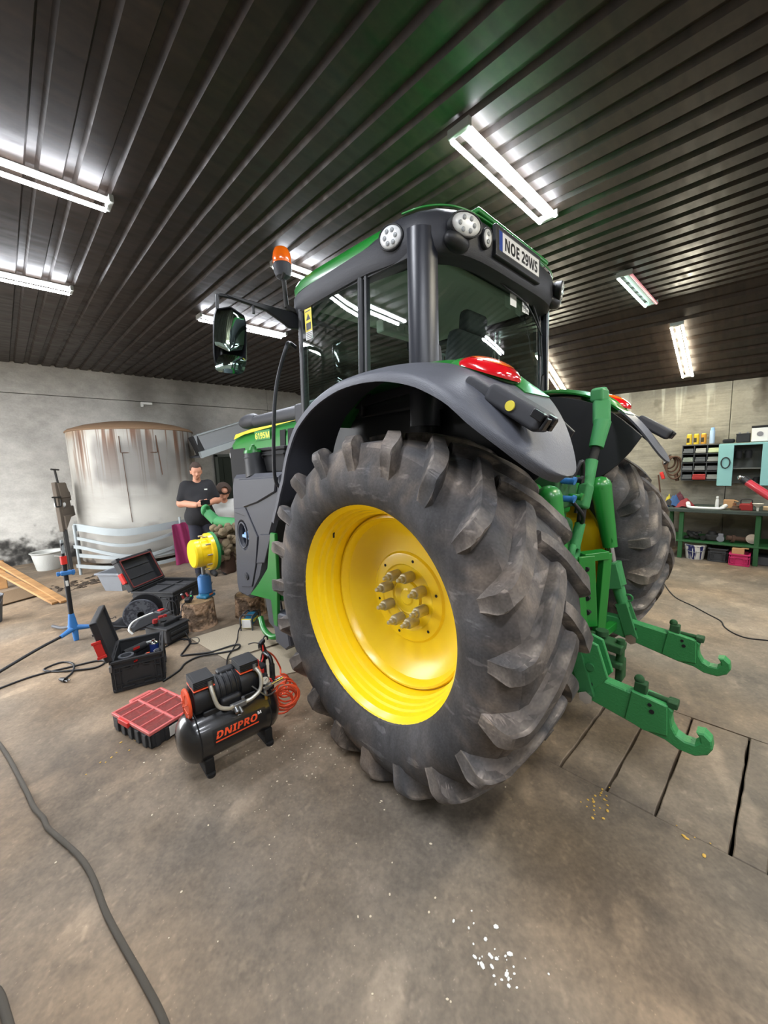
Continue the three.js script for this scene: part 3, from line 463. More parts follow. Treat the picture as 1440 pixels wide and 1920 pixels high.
  const loft = (rings, m, n, cap = 3) => { const R = rings.map(([y, off]) => outline(off).map(([x, z]) => [x, y + rise(z), z])); const first = R[0], last = R[R.length - 1]; const mid = r => { let a = 0, b = 0, c = 0; for (const p of r) { a += p[0]; b += p[1]; c += p[2]; } return [a / N, b / N, c / N]; };
    const all = [Array(N).fill(mid(first)), ...R, Array(N).fill(mid(last).map((v, i) => i === 1 ? v + .012 : v))];
    return mesh(n, toCreasedNormals(grid(N, all.length - 1, (u, v) => all[Math.round(v * (all.length - 1))][Math.round(u * N) % N]), .6), m, cab); };
  loft([[2.80, -.12], [2.79, -.05], [2.80, -.015], [2.83, -.002], [2.855, 0]], M.black, 'roof_lining');
  loft([[2.85, -.015], [2.86, .004], [2.90, .008], [2.935, -.006], [2.962, -.04], [2.985, -.10], [3.0, -.2], [3.008, -.36]], M.green, 'cab_roof');
  // black rear shroud that wraps the corners and carries the lamps
  const o2 = outline(.012), prof = [[2.735, -.10], [2.735, -.05], [2.745, -.012], [2.77, .004], [2.82, .014], [2.88, .014], [2.93, .004], [2.955, -.012], [2.965, -.035]];
  const back = []; for (let i = -9; i <= 41; i++) back.push(i);
  const outs = prof.map(p => outline(p[1]));
  mesh('roof_shroud', toCreasedNormals(grid(back.length - 1, prof.length - 1, (u, v) => { const i = (back[Math.round(u * (back.length - 1))] + N) % N, k = Math.round(v * (prof.length - 1)), p = outs[k][i]; const e = sm(-.42, -.12, p[1]); const y = prof[k][0]; return [p[0], lerp(Math.min(y, 2.86) + .02, y, e), p[1]]; }), .7), M.plastic, cab);
  mesh('roof_seam', tube(outline(.0).map(([x, z]) => [x, 2.962 + rise(z), z]).filter(p => p[2] > -.1), .006, 80, 6), M.green, cab);
  mesh('roof_hatch', [box(.9, .03, .6, 0, 3.0, -.1, .012, 2)], M.green, cab);
  // work lamps set into the shroud
  const workLamp = (n, p, dir, rx, ry, cells) => {
    const g = group(n, tractor); g.position.set(...p); g.lookAt(p[0] + dir[0], p[1] + dir[1], p[2] + dir[2]);
    mesh('lamp_housing', lathe([[0, -.05], [.9, -.05], [1.12, -.02], [1.16, .01], [1.08, .02], [1.0, .012]], 28).rotateX(Math.PI / 2).scale(rx, ry, 1), M.black, g);
    mesh('lamp_lens', lathe([[1.0, .01], [.96, .016], [.5, .02], [0, .022]], 28).rotateX(Math.PI / 2).scale(rx, ry, 1), M.whiteLens, g);
    if (cells) mesh('lamp_cell', cells.map(([a, b]) => new THREE.SphereGeometry(.012, 10, 8).scale(1, 1, .4).translate(a * rx, b * ry, .021)), M.lensCell, g);
  };
  const six = [[.5, 0], [-.5, 0], [.25, .5], [-.25, .5], [.25, -.5], [-.25, -.5]];
  workLamp('work_lamp', [-.808, 2.858, -.12], [-1, -.12, .25], .066, .056, six);
  workLamp('work_lamp', [.808, 2.858, -.12], [1, -.12, .25], .066, .056, six);
  workLamp('work_lamp', [-.61, 2.85, .215], [-.35, -.2, 1], .088, .052, six);
  workLamp('work_lamp', [.61, 2.85, .215], [.35, -.2, 1], .088, .052, six);
  workLamp('work_lamp', [-.425, 2.845, .222], [-.1, -.1, 1], .036, .045, [[0, .4], [0, -.4]]);
  for (const s of [-1, 1]) mesh('lamp_surround', ball(.1, 0, 0, 0, 18).scale(.95, .5, .5).translate(s * .615, 2.79, .165), M.black, cab);
  // number plate in its recess
  const np = group('number_plate', tractor);
  mesh('plate_frame', box(.57, .17, .03, -.055, 2.87, .225, .008, 2), M.black, np);
  const tx = canvasTex(1040, 220, (c, w, h) => { c.fillStyle = '#dedede'; c.fillRect(0, 0, w, h); c.strokeStyle = '#151515'; c.lineWidth = 8; c.strokeRect(5, 5, w - 10, h - 10); c.fillStyle = '#1d3f94'; c.fillRect(9, 9, 76, h - 18); c.textAlign = 'center'; c.fillStyle = '#101010'; c.font = 'bold 176px sans-serif'; c.textBaseline = 'middle'; c.strokeStyle = '#101010'; c.lineWidth = 7; c.fillText('NOE 29WS', 560, h / 2 + 6, 880); c.strokeText('NOE 29WS', 560, h / 2 + 6, 880); });
  mesh('plate', new THREE.PlaneGeometry(.52, .112).translate(-.055, 2.873, .2415), new THREE.MeshStandardMaterial({ map: tx, roughness: .4 }), np);
}
// beacon on its bracket
{
  const b = group('beacon', tractor, -.80, 2.93, -1.24);
  mesh('beacon_stem', [rod([0, -.10, .02], [0, .15, 0], .016), bar([0, -.1, .02], [.07, -.13, .05], .05, .03), rod([-.02, .10, .02], [-.02, .13, .05], .012)], M.iron, b);
  mesh('beacon_base', lathe([[.02, .10], [.05, .12], [.066, .16], [.068, .20], [.062, .21]], 24), M.plastic, b);
  mesh('beacon_lens', lathe([[.066, .205], [.069, .215], [.066, .22], [.068, .24], [.064, .28], [.05, .31], [.025, .325], [0, .328]], 24), M.orangeLens, b);
}
// wing mirrors
for (const s of [-1, 1]) {
  const m = group('wing_mirror', tractor);
  const f = g => s < 0 ? g : mirrorX(g);
  mesh('mirror_arm', f(merge([ext([[-.70, 2.80], [-.70, 2.69], [-.80, 2.68], [-.86, 2.71], [-.98, 2.76], [-1.26, 2.785], [-1.27, 2.80], [-1.1, 2.80], [-.86, 2.80]], .03, .006).translate(0, 0, -1.22), tube([[-1.24, 2.79, -1.205], [-1.30, 2.785, -1.205], [-1.325, 2.76, -1.205], [-1.33, 2.5, -1.205], [-1.33, 2.35, -1.205]], .012, 24, 8), rod([-1.08, 2.78, -1.2], [-1.08, 2.72, -1.2], .01)])), M.black, m);
  mesh('mirror_housing', f(merge([shell(10, 12, (u, v) => { const a = (u - .5) * 2, b = (v - .5) * 2, w = .105 * Math.pow(1 - Math.pow(Math.abs(b), 4), .25) + .002; return [-1.275 + a * w + .02 * b, 2.50 + b * .21, -1.17 - .07 * Math.sqrt(Math.max(0, 1 - a * a)) * Math.sqrt(Math.max(0, 1 - b ** 4))]; }, .008)])), M.blackGloss, m);
  mesh('mirror_glass', f(grid(10, 10, (u, v) => { const a = (u - .5) * 2, b = (v - .5) * 2, w = .1 * Math.pow(1 - Math.pow(Math.abs(b), 4), .25) + .001; return [-1.275 + a * w + .02 * b, 2.56 + b * .135, -1.168 + .012 * (1 - a * a)]; })), std(0x9fb5ae, .04, 1), m);
  mesh('mirror_glass', f(grid(10, 8, (u, v) => { const a = (u - .5) * 2, b = (v - .5) * 2, w = .098 * Math.pow(1 - Math.pow(Math.abs(b) * .95, 4), .25); return [-1.287 + a * w + .02 * b, 2.345 + b * .06, -1.166 + .022 * (1 - a * a) * (1 - b * b * .6)]; })), std(0x9fb5ae, .04, 1), m);
}
// ---------- fenders ----------
const fR = [[30, 1.08], [38, 1.085], [46, 1.10], [53, 1.115], [61, 1.143], [70, 1.157], [80, 1.16], [95, 1.155], [108, 1.14], [118, 1.115], [128, 1.05], [136, .99], [146, .965], [156, .97]];
const fRad = d => { for (let i = 0; i + 1 < fR.length; i++) if (d <= fR[i + 1][0]) return lerp(fR[i][1], fR[i + 1][1], clamp((d - fR[i][0]) / (fR[i + 1][0] - fR[i][0]))); return .97; };
for (const s of [-1, 1]) {
  const fd = group('fender', tractor), f = g => s > 0 ? g : mirrorX(g);
  const pt = (d, R, x) => { const a = d * Math.PI / 180; return [x, AX + R * Math.sin(a), R * Math.cos(a)]; };
  // black outer arch: from the green cover down to the lip; behind the tail lamp it takes over the full width and its end is rounded in plan
  const xin = d => d < 58 ? lerp(.90, .61, Math.sqrt(clamp((d - 38) / 20))) : lerp(.61, .84, sm(58, 68, d)), xout = d => d < 60 ? .93 + .315 * Math.sqrt(Math.max(0, 1 - ((60 - d) / 22.3) ** 2.2)) : 1.245;
  mesh('fender_arch', f(shell(60, 14, (u, v) => { const d = lerp(37.8, 155, Math.pow(u, 1.25)), R = fRad(d), w = v < .9 ? v / .9 : 1, xi = xin(d), xo = Math.max(xi + .004, xout(d)), x = lerp(xi, xo, w); const bulge = .085 * sm(156, 120, d) * (.25 + .75 * sm(38, 58, d)) * Math.max(0, 1 - (clamp((x - .84) / .40)) ** 2), lip = v > .9 ? (v - .9) * .4 : 0; return pt(d, R + bulge - lip, x); }, -.012)), M.plasticGrey, fd);
  mesh('fender_cover', f(shell(30, 6, (u, v) => { const d = lerp(57, 122, u), R = fRad(d) + .085 + .028 * Math.sin(v * 3.14) * sm(57, 66, d) * sm(122, 100, d); return pt(d, R + .005, lerp(.62, .86, v)); }, -.012)), M.green, fd);
  const pan = []; for (let d = 48; d <= 156; d += 4) { const R = fRad(d) + .05; pan.push([R * Math.cos(d * Math.PI / 180), AX + R * Math.sin(d * Math.PI / 180)]); } for (let d = 156; d >= 60; d -= 8) pan.push([.5 * Math.cos(d * Math.PI / 180), AX + .5 * Math.sin(d * Math.PI / 180)]); for (const [d, r] of [[54, .58], [50, .68], [47.5, .82], [46.5, .93], [47, 1.04]]) pan.push([r * Math.cos(d * Math.PI / 180), AX + r * Math.sin(d * Math.PI / 180)]);
  mesh('fender_panel', f(extX(pan, .60, .02, .003)), M.black, fd);
  // tail lamp pod
  const pod = new THREE.Object3D(); 
  const D = 66, a = D * Math.PI / 180, T = V(0, -Math.cos(a), Math.sin(a)), Nn = V(0, Math.sin(a), Math.cos(a));
  const loc = (g, x, tt, n, d = D) => { const q = d * Math.PI / 180, t = V(0, -Math.cos(q), Math.sin(q)), nn = V(0, Math.sin(q), Math.cos(q)), o = V(...pt(d, fRad(d) + .085, x)).addScaledVector(t, tt).addScaledVector(nn, n); return g.applyMatrix4(new THREE.Matrix4().makeBasis(t.clone().cross(nn).negate(), nn, t.clone()).setPosition(o)); };
  mesh('lamp_pod', f(loc(ball(1, 0, 0, 0, 28).scale(.13, .06, .17), .85, -.04, -.015)), M.green, fd);
  const half = (k0, k1) => grid(28, 14, (u, v) => { const ph = lerp(k0, k1, u), th = v * Math.PI / 2; const c = Math.cos(ph), q = Math.sin(ph), e = x => Math.sign(x) * Math.pow(Math.abs(x), .75); return [.105 * e(c) * Math.sin(th), .062 * Math.cos(th), .145 * e(q) * Math.sin(th)]; });
  const tl = group('tail_light', tractor);
  mesh('red_lens', f(loc(half(0, 6.2832), .88, .0, -.004)), M.redLens, tl);
  mesh('indicator_lens', f(loc(grid(16, 12, (u, v) => { const ph = lerp(0, 6.2832, u), th = lerp(.0, .74, v), e = x => Math.sign(x) * Math.pow(Math.abs(x), .75); return [.1065 * e(Math.cos(ph)) * Math.sin(th), .0635 * Math.cos(th), .147 * e(Math.sin(ph)) * Math.sin(th)]; }), .88, .0, -.004)), M.orangeLens, tl);
  // control box with a reflector, lying on the arch
  const cb = group('control_box', tractor), D2 = 55;
  mesh('box_body', f(loc(merge([box(.115, .075, .25, 0, .03, .065, .022, 3), box(.085, .05, .16, 0, .02, -.10, .022, 2)]), 1.085, .01, -.045, D2)), M.plastic, cb);
  mesh('box_switch', f(loc(merge([box(.03, .03, .05, .045, .05, .165, .006), box(.03, .03, .05, -.005, .05, .185, .006), box(.035, .045, .012, .035, .035, .2, .004), box(.03, .045, .012, -.02, .035, .2, .004)]), 1.085, .01, -.045, D2)), M.blackGloss, cb);
  mesh('box_reflector', f(loc(rod([.05, .03, .06], [.063, .03, .06], .02, .018, 18), 1.085, .01, -.045, D2)), M.yellowLens, cb);
}
// ---------- three point hitch ----------
{
  const hook = (x, name) => {                                            // outline in (z, y)
    const o = [[0, .06], [.42, .03], [.445, .035], [.46, .02], [.455, -.02], [.462, -.055], [.48, -.085], [.51, -.098], [.545, -.095], [.562, -.075], [.558, -.055], [.545, -.035], [.572, -.028], [.598, -.05], [.605, -.085], [.59, -.12], [.55, -.148], [.49, -.15], [.44, -.13], [.36, -.125], [0, -.06], [-.3, -.045], [-.3, .045]];
    return o;
  };
  for (const s of [-1, 1]) {
    const L = group('lower_link', tractor, s * .42, .50, .70); L.rotation.x = .03;
    mesh('link_arm', extX(hook(), -.032, .064, .006), M.greenWorn, L);
    mesh('hook_plate', [extX([[.30, .055], [.44, .04], [.45, -.1], [.36, -.12], [.28, -.10]], -.042, .084, .004)], M.greenWorn, L);
    mesh('hook_latch', [box(.05, .055, .05, 0, .07, .33, .006), rod([0, .05, .36], [0, .05, .46], .012), box(.06, .03, .04, 0, .045, .455, .006), ball(.022, 0, .105, .32, 10)], M.greenDark, L);
    for (const [y, z, r] of [[.01, .12, .014], [-.01, .385, .01], [.02, .375, .008]]) mesh('bolt', rod([-.046, y, z], [0, y, z], r), M.blackMatt, L);
  }
  // near link eye bracket
  mesh('link_bracket', [extX([[.74, .72], [.80, .735], [.85, .72], [.90, .565], [.83, .47], [.77, .52]], -.46, .02, .004), extX([[.74, .72], [.80, .735], [.85, .72], [.90, .565], [.83, .47], [.77, .52]], -.38, .02, .004), rod([-.47, .6, .82], [-.35, .6, .82], .02)], M.greenWorn, tractor);
  // rock shaft and lift arms
  mesh('rock_shaft', [rod([-.46, 1.42, .44], [.46, 1.42, .44], .07, .07, 20), box(.5, .18, .2, 0, 1.36, .36, .03, 2)], M.green, tractor);
  for (const s of [-1, 1]) mesh('lift_arm', [rod([s * .34, 1.42, .44], [s * .46, 1.42, .44], .1, .09, 20), bar([s * .42, 1.42, .42], [s * .42, 1.445, .6], .075, .10, .03), rod([s * .42, 1.44, .585], [s * .42, 1.03, .655], .066, .045, 18), ball(.068, s * .42, 1.44, .585), rod([s * .38, 1.08, .65], [s * .47, 1.08, .65], .03)], M.green, tractor);
  for (const s of [-1, 1]) {
    const lr = group('lift_rod', tractor);
    mesh('rod_piston', rod([s * .42, 1.06, .65], [s * .42, .90, .68], .024), M.chrome, lr);
    mesh('rod_sleeve', [rod([s * .42, .93, .675], [s * .42, .78, .71], .05, .05, 16), bar([s * .42 - .055, .92, .66], [s * .42 - .055, .76, .70], .014, .1), bar([s * .42 + .055, .92, .66], [s * .42 + .055, .76, .70], .014, .1), rod([s * .42, .8, .7], [s * .42, .63, .75], .04, .034, 16), bar([s * .42 - .03, .66, .74], [s * .42 - .045, .44, .815], .018, .075), bar([s * .42 + .03, .66, .74], [s * .42 + .045, .44, .815], .018, .075), torus(.022, .007, 14).rotateY(1.57).translate(s * .42, .70, .775)], M.greenWorn, lr);
    mesh('rod_pin', [rod([s * .42 - .075, .45, .815], [s * .42 + .075, .45, .815], .022), rod([s * .42 - .085, .45, .815], [s * .42 - .07, .45, .815], .034, .034, 6)], M.chrome, lr);
  }
  // top link standing upright, its upper eye hung from the right fender
  const tlk = group('top_link', tractor);
  mesh('link_tube', [rod([.18, 1.62, .60], [.07, 1.34, .59], .036, .036, 16), rod([.28, 1.86, .625], [.22, 1.70, .61], .05, .042, 16), rod([.05, 1.24, .585], [.0, 1.09, .57], .03, .032, 14), bar([.10, 1.48, .60], [.05, 1.33, .588], .075, .075, .02)], M.greenWorn, tlk);
  mesh('link_thread', [rod([.22, 1.7, .61], [.18, 1.61, .60], .026), rod([.07, 1.35, .59], [.05, 1.23, .585], .024)], M.iron, tlk);
  mesh('link_eye', torus(.045, .022, 20).translate(.0, 1.06, .57), M.greenWorn, tlk);
  mesh('link_hanger', [bar([.28, 1.84, .62], [.33, 2.0, .60], .1, .06, .02), box(.14, .09, .08, .36, 2.03, .58, .02), bar([.36, 2.05, .58], [.56, 2.06, .52], .09, .07, .02)], M.greenWorn, tlk);
  // hitch frame, holed plates, draw bar
  mesh('hitch_frame', [bar([.16, 1.05, .70], [.13, .46, .68], .05, .06, .006), bar([.0, 1.05, .64], [.02, .60, .66], .02, .10, .006), bar([-.06, .95, .62], [-.02, .60, .64], .03, .05), bar([.04, 1.03, .60], [.16, 1.04, .70], .08, .05), box(.34, .10, .1, 0, .52, .56, .01), bar([.16, .5, .68], [.42, .5, .70], .05, .05)], M.green, tractor);
  for (let i = 0; i < 4; i++) mesh('plate_hole', rod([-.013, .97 - i * .09, .645 + i * .004], [.033, .97 - i * .09, .645 + i * .004], .016), M.blackMatt, tractor);
  mesh('draw_bar', [bar([0, .56, .50], [0, .53, .86], .11, .05, .01), bar([0, .44, .62], [0, .43, .86], .10, .035, .01), rod([0, .58, .84], [0, .40, .84], .022), rod([0, .61, .74], [0, .58, .74], .035), box(.12, .2, .06, -.02, .44, .70, .012), box(.09, .13, .04, .06, .37, .83, .01)], M.greenDark, tractor);
  mesh('power_shaft', [rod([0, .72, .4], [0, .72, .62], .03), rod([0, .72, .4], [0, .72, .5], .07, .06), lathe([[.13, 0], [.14, .1], [.135, .1], [.12, 0]], 20).rotateX(Math.PI / 2).translate(0, .72, .44)], M.iron, tractor);
  const cp = group('hydraulic_block', tractor);
  mesh('valve_block', [box(.3, .22, .14, -.12, 1.46, .50, .02, 2)], M.greenDark, cp);
  for (let i = 0; i < 4; i++) mesh('coupler', [rod([-.22 + (i % 2) * .12, 1.52 - (i / 2 | 0) * .1, .56], [-.22 + (i % 2) * .12, 1.515 - (i / 2 | 0) * .1, .63], .018), rod([-.22 + (i % 2) * .12, 1.52 - (i / 2 | 0) * .1, .63], [-.22 + (i % 2) * .12, 1.515 - (i / 2 | 0) * .1, .645], .022)], [M.blue, M.black, M.blue, M.green][i], cp);
  mesh('hydraulic_hose', tube([[-.05, 1.5, .56], [0, 1.62, .6], [.08, 1.5, .58], [.05, 1.3, .56]], .014, 24, 7), M.black, tractor);
  mesh('hydraulic_hose', tube([[-.1, 1.42, .56], [-.02, 1.3, .62], [.06, 1.2, .58], [.1, 1.0, .56]], .012, 24, 7), M.black, tractor);
}
// ---------- things on the floor around the tractor ----------
const place3 = (o, x, y, z, ry = 0) => { o.position.set(x, y, z); o.rotation.y = ry; return o; };
// tree stumps
const woodEnd = tex(256, 256, (u, v) => { const x = u - .5, y = v - .5, r = Math.hypot(x, y) * 1.05 + .02 * fbm(u * 6, v * 6, 3), k = .8 + .2 * Math.sin(r * 150) * .5 + .2 * (fbm(u * 30, v * 30, 3) - .5); const ring = r > .47 ? .6 : 1; return [.68 * k * ring, .55 * k * ring, .38 * k * ring]; });
const barkT = tex(256, 256, (u, v) => { const f = fbm(u * 16, v * 4, 5, 16, 4), c = sm(.35, .6, f), k = .60 + .42 * c; return [.66 * k, .54 * k, .43 * k]; });
const barkB = tex(256, 256, (u, v) => { const f = fbm(u * 16, v * 4, 5, 16, 4); return [f, f, f]; }, false);
M.bark = std(0xffffff, .95, 0, { map: barkT, bumpMap: barkB, bumpScale: .05 });
M.woodEnd = std(0xffffff, .85, 0, { map: woodEnd });
function stump(label, x, z, r, h) {
  const t = thing('tree_stump', label, 'stump', x, 0, z);
  const R = a => r * (1 + .07 * Math.sin(a * 2 + x) + .035 * Math.sin(a * 5 + z * 3) + .012 * Math.sin(a * 23));
  mesh('bark', grid(64, 10, (u, v) => { const a = -u * 6.2832, q = R(a) * (1 + .10 * (1 - v) ** 2 + .025 * (fbm(u * 20, v * 5, 3, 20, 5) - .5)); return [q * Math.cos(a), v * h, q * Math.sin(a)]; }), M.bark, t);
  const top = [], uv = [], id = []; top.push(0, h + .004, 0); uv.push(.5, .5); for (let i = 0; i < 64; i++) { const a = i / 64 * 6.2832, q = R(a); top.push(q * Math.cos(a), h, q * Math.sin(a)); uv.push(.5 + .48 * Math.cos(a), .5 + .48 * Math.sin(a)); } for (let i = 0; i < 64; i++) id.push(0, 1 + (i + 1) % 64, 1 + i);
  const g = new THREE.BufferGeometry(); g.setAttribute('position', new THREE.Float32BufferAttribute(top, 3)); g.setAttribute('uv', new THREE.Float32BufferAttribute(uv, 2)); g.setIndex(id); g.computeVertexNormals(); mesh('cut_face', g, M.woodEnd, t);
  return t;
}
stump('sawn tree stump carrying the blue bottle jack', -1.13, -2.86, .165, .285);
stump('short tree stump standing under the tractor fuel tank', -.62, -2.72, .15, .24);
{ // bottle jack
  const t = thing('bottle_jack', 'blue hydraulic bottle jack on the stump under the yellow hub', 'jack', -1.035, .287, -2.86, .5);
  mesh('jack_base', [box(.15, .03, .13, 0, .016, 0, .01, 2), lathe([[0, .03], [.075, .03], [.07, .05], [0, .05]], 24)], M.blueTool, t);
  mesh('jack_body', lathe([[0, .05], [.062, .05], [.068, .06], [.068, .215], [.06, .235], [.04, .245], [.035, .255], [0, .255]], 28), std(0x3a6ea3, .4, .1, bump(5, .001)), t);
  mesh('jack_ram', [rod([0, .23, 0], [0, .345, 0], .021), lathe([[0, .34], [.032, .34], [.034, .355], [0, .36]], 20)], M.steel, t);
  M.sticker = new THREE.MeshStandardMaterial({ color: 0xe2702c, roughness: .5, side: THREE.DoubleSide }); mesh('jack_sticker', grid(8, 2, (u, v) => { const a = 1.1 + u * .9; return [-.0672 * Math.cos(a), .09 + v * .055, .0672 * Math.sin(a)]; }), M.sticker, t); mesh('jack_sticker', grid(8, 2, (u, v) => { const a = 1.2 + u * .7; return [-.077 * Math.cos(a), .033 + v * .016, .077 * Math.sin(a)]; }), M.sticker, t);
  mesh('jack_valve', [rod([.05, .05, .03], [.085, .05, .05], .012), rod([.06, .12, .02], [.075, .15, .025], .014)], M.steel, t);
}
{ // battery tester on the stump
  const t = thing('cable_tester', 'small black tester with green light lying on the stump edge', 'tester', -1.22, .289, -2.83, .4);
  mesh('tester_body', [bar([-.04, .02, .02], [.05, .05, -.02], .06, .05, .014), bar([.04, .05, -.02], [.08, .09, -.04], .02, .02, .006)], M.black, t);
  mesh('tester_light', ball(.008, .02, .058, .012, 10), new THREE.MeshStandardMaterial({ color: 0x1a5a2c, emissive: 0x38ff70, emissiveIntensity: 1.6 }), t);
  mesh('tester_jaw', [bar([.0, .06, .0], [.0, .10, -.03], .018, .018, .005), bar([-.04, .05, -.02], [-.05, .09, -.03], .02, .02, .005)], M.redDark, t);
  mesh('tester_clip', [ball(.014, -.05, .095, -.03, 10)], M.steel, t);
}
single('tester_cable', 'thin black cable running from the stump tester to the floor', 'cable', tube([[-1.26, .30, -2.82], [-1.30, .27, -2.80], [-1.33, .17, -2.76], [-1.34, .08, -2.66], [-1.34, .02, -2.56], [-1.36, .008, -2.45], [-1.30, .008, -2.4], [-1.27, .008, -2.52], [-1.38, .008, -2.58]], .005, 60, 6), M.black);
// ---------- tool boxes ----------
function crate(w, h, d, o = {}) {                                        // ribbed open box: returns geometry, base on y = 0
  const g = [box(w, .014, d, 0, .007, 0, .004)], T = .014;
  for (const [a, b, n, ax] of [[w, d, 1, 'z'], [w, d, -1, 'z'], [d, w, 1, 'x'], [d, w, -1, 'x']]) {
    const q = [box(a, h, T, 0, h / 2, 0, .004)];
    q.push(box(a + .012, .02, .03, 0, h - .01, .006, .004), box(a, .014, .012, 0, h - .055, .012, .003), box(a, .022, .012, 0, .012, .010, .004));
    for (let i = 0; i < 2; i++) for (const s of [-1, 1]) q.push(box(.010, h * .72, .014, s * (a / 2 - .014 - i * .034), h * .40, .012, .003));
    for (const y of [.22, .62]) for (const s of [-1, 1]) q.push(box(.055, .010, .014, s * (a / 2 - .035), h * y, .012, .002));
    if (!o.plain) { const y = h * .25, y2 = h * .70, x = a / 2 - .085; q.push(bar([-x, y, .012], [x, y, .012], .01, .012, .002), bar([-x, y2, .012], [-x * .55, y2, .012], .01, .012, .002), bar([x, y2, .012], [x * .55, y2, .012], .01, .012, .002), bar([-x * .5, y2, .012], [-x * .5, y2 + .03, .012], .01, .012, .002), bar([x * .5, y2, .012], [x * .5, y2 + .03, .012], .01, .012, .002), bar([-x - .03, y * .5, .012], [-x * .4, y * .5, .012], .02, .014, .003), bar([x + .03, y * .5, .012], [x * .4, y * .5, .012], .02, .014, .003)); for (let i = -1; i <= 1; i++) q.push(box(.008, .03, .014, i * .035, h * .74, .012, .002)); }
    for (const k of q) { k.translate(0, 0, b / 2 - T / 2); if (ax === 'x') k.rotateY(Math.PI / 2); if (n < 0) k.rotateY(Math.PI); g.push(k); }
  }
  return g;
}
M.boxBlack = std(0x2a2b2d, .5, 0, bump(8, .001));
{ // near open tool box
  const t = thing('tool_box', 'black ribbed plastic tool box standing open with its lid upright, full of tools', 'toolbox', -1.825, 0, -2.18, -.27);
  mesh('box_tub', crate(.33, .25, .43), M.boxBlack, t);
  const l = group('lid', t, -.185, .245, 0); l.rotation.z = .2;
  mesh('lid_shell', [box(.03, .33, .43, 0, .17, 0, .01, 2), box(.045, .025, .44, .01, .325, 0, .008), box(.045, .33, .02, .012, .17, .21, .006), box(.045, .33, .02, .012, .17, -.21, .006), ...[.08, .16, .24].map(y => box(.012, .014, .4, -.018, y, 0, .003))], M.boxBlack, l);
  mesh('lid_latch', [box(.05, .13, .02, -.01, .13, .225, .005), box(.06, .02, .012, -.01, .19, .236, .003), box(.06, .02, .012, -.01, .07, .236, .003)], M.red, l);
  mesh('box_clasp', [box(.02, .05, .03, -.17, .2, .225, .005)], M.steel, t);
}
{ // things kept inside it
  const put = (x, z) => { const c = Math.cos(-.27), s = Math.sin(-.27); return [-1.825 + x * c + z * s, -2.18 - x * s + z * c]; };
  let [x, z] = put(-.08, .10);
  single('tape_roll', 'grey roll of tape on top of the tools in the open box', 'tape roll', lathe([[.038, 0], [.052, 0], [.055, .004], [.055, .056], [.052, .06], [.038, .06], [.036, .055], [.036, .004], [.038, 0]], 30).translate(x, .175, z), M.greyDark);
  [x, z] = put(.03, .13);
  const c = thing('pliers', 'pliers with red grips among the tools in the open box', 'pliers', x, .2, z, .5);
  mesh('handle', [tube([[-.10, 0, 0], [-.05, .012, .02], [0, 0, .0]], .009, 12, 7)], M.red, c); mesh('handle', [tube([[-.10, .02, .04], [-.05, .014, .03], [0, 0, .0]], .009, 12, 7)], M.red, c); mesh('jaw', [bar([0, 0, 0], [.05, .004, .0], .014, .022, .004), rod([0, -.008, 0], [0, .012, 0], .012)], M.steel, c);
  [x, z] = put(.11, .02);
  const can = thing('spray_can', 'blue can with a steel top inside the open tool box', 'can', x, .11, z);
  mesh('can_body', rod([0, 0, 0], [0, .14, 0], .033, .033, 20), std(0x2a3c7c, .35), can); mesh('can_top', lathe([[.033, .14], [.028, .152], [.012, .16], [.012, .172], [0, .172]], 18), M.chrome, can);
  [x, z] = put(.14, .11);
  const g2 = thing('grease_cup', 'grey cup beside the blue can in the open box', 'cup', x, .12, z); mesh('cup_body', lathe([[0, 0], [.026, 0], [.03, .09], [.034, .1], [.028, .1], [.024, .01], [0, .01]], 18), M.grey, g2);
  [x, z] = put(.09, .16); 
  const sc = thing('screwdriver', 'screwdriver with orange handle inside the open box', 'screwdriver', x, .15, z); mesh('grip', rod([0, .0, 0], [-.02, .085, 0], .012, .015, 10), M.orange, sc); mesh('shaft', rod([.03, -.12, 0], [0, 0, 0], .004), M.steel, sc);
  [x, z] = put(-.02, -.08);
  const dr = thing('power_drill', 'black drill with red marks lying in the open box', 'drill', x, .16, z, .3); mesh('drill_body', [rod([-.1, .03, 0], [.07, .04, 0], .035, .03, 16), bar([-.03, .02, 0], [-.06, -.08, .03], .05, .04, .012)], M.blackMatt, dr); mesh('drill_chuck', rod([.07, .04, 0], [.12, .043, 0], .022, .014, 14), M.steel, dr); mesh('drill_badge', box(.05, .02, .002, -.02, .055, .032, 0), M.red, dr);
}
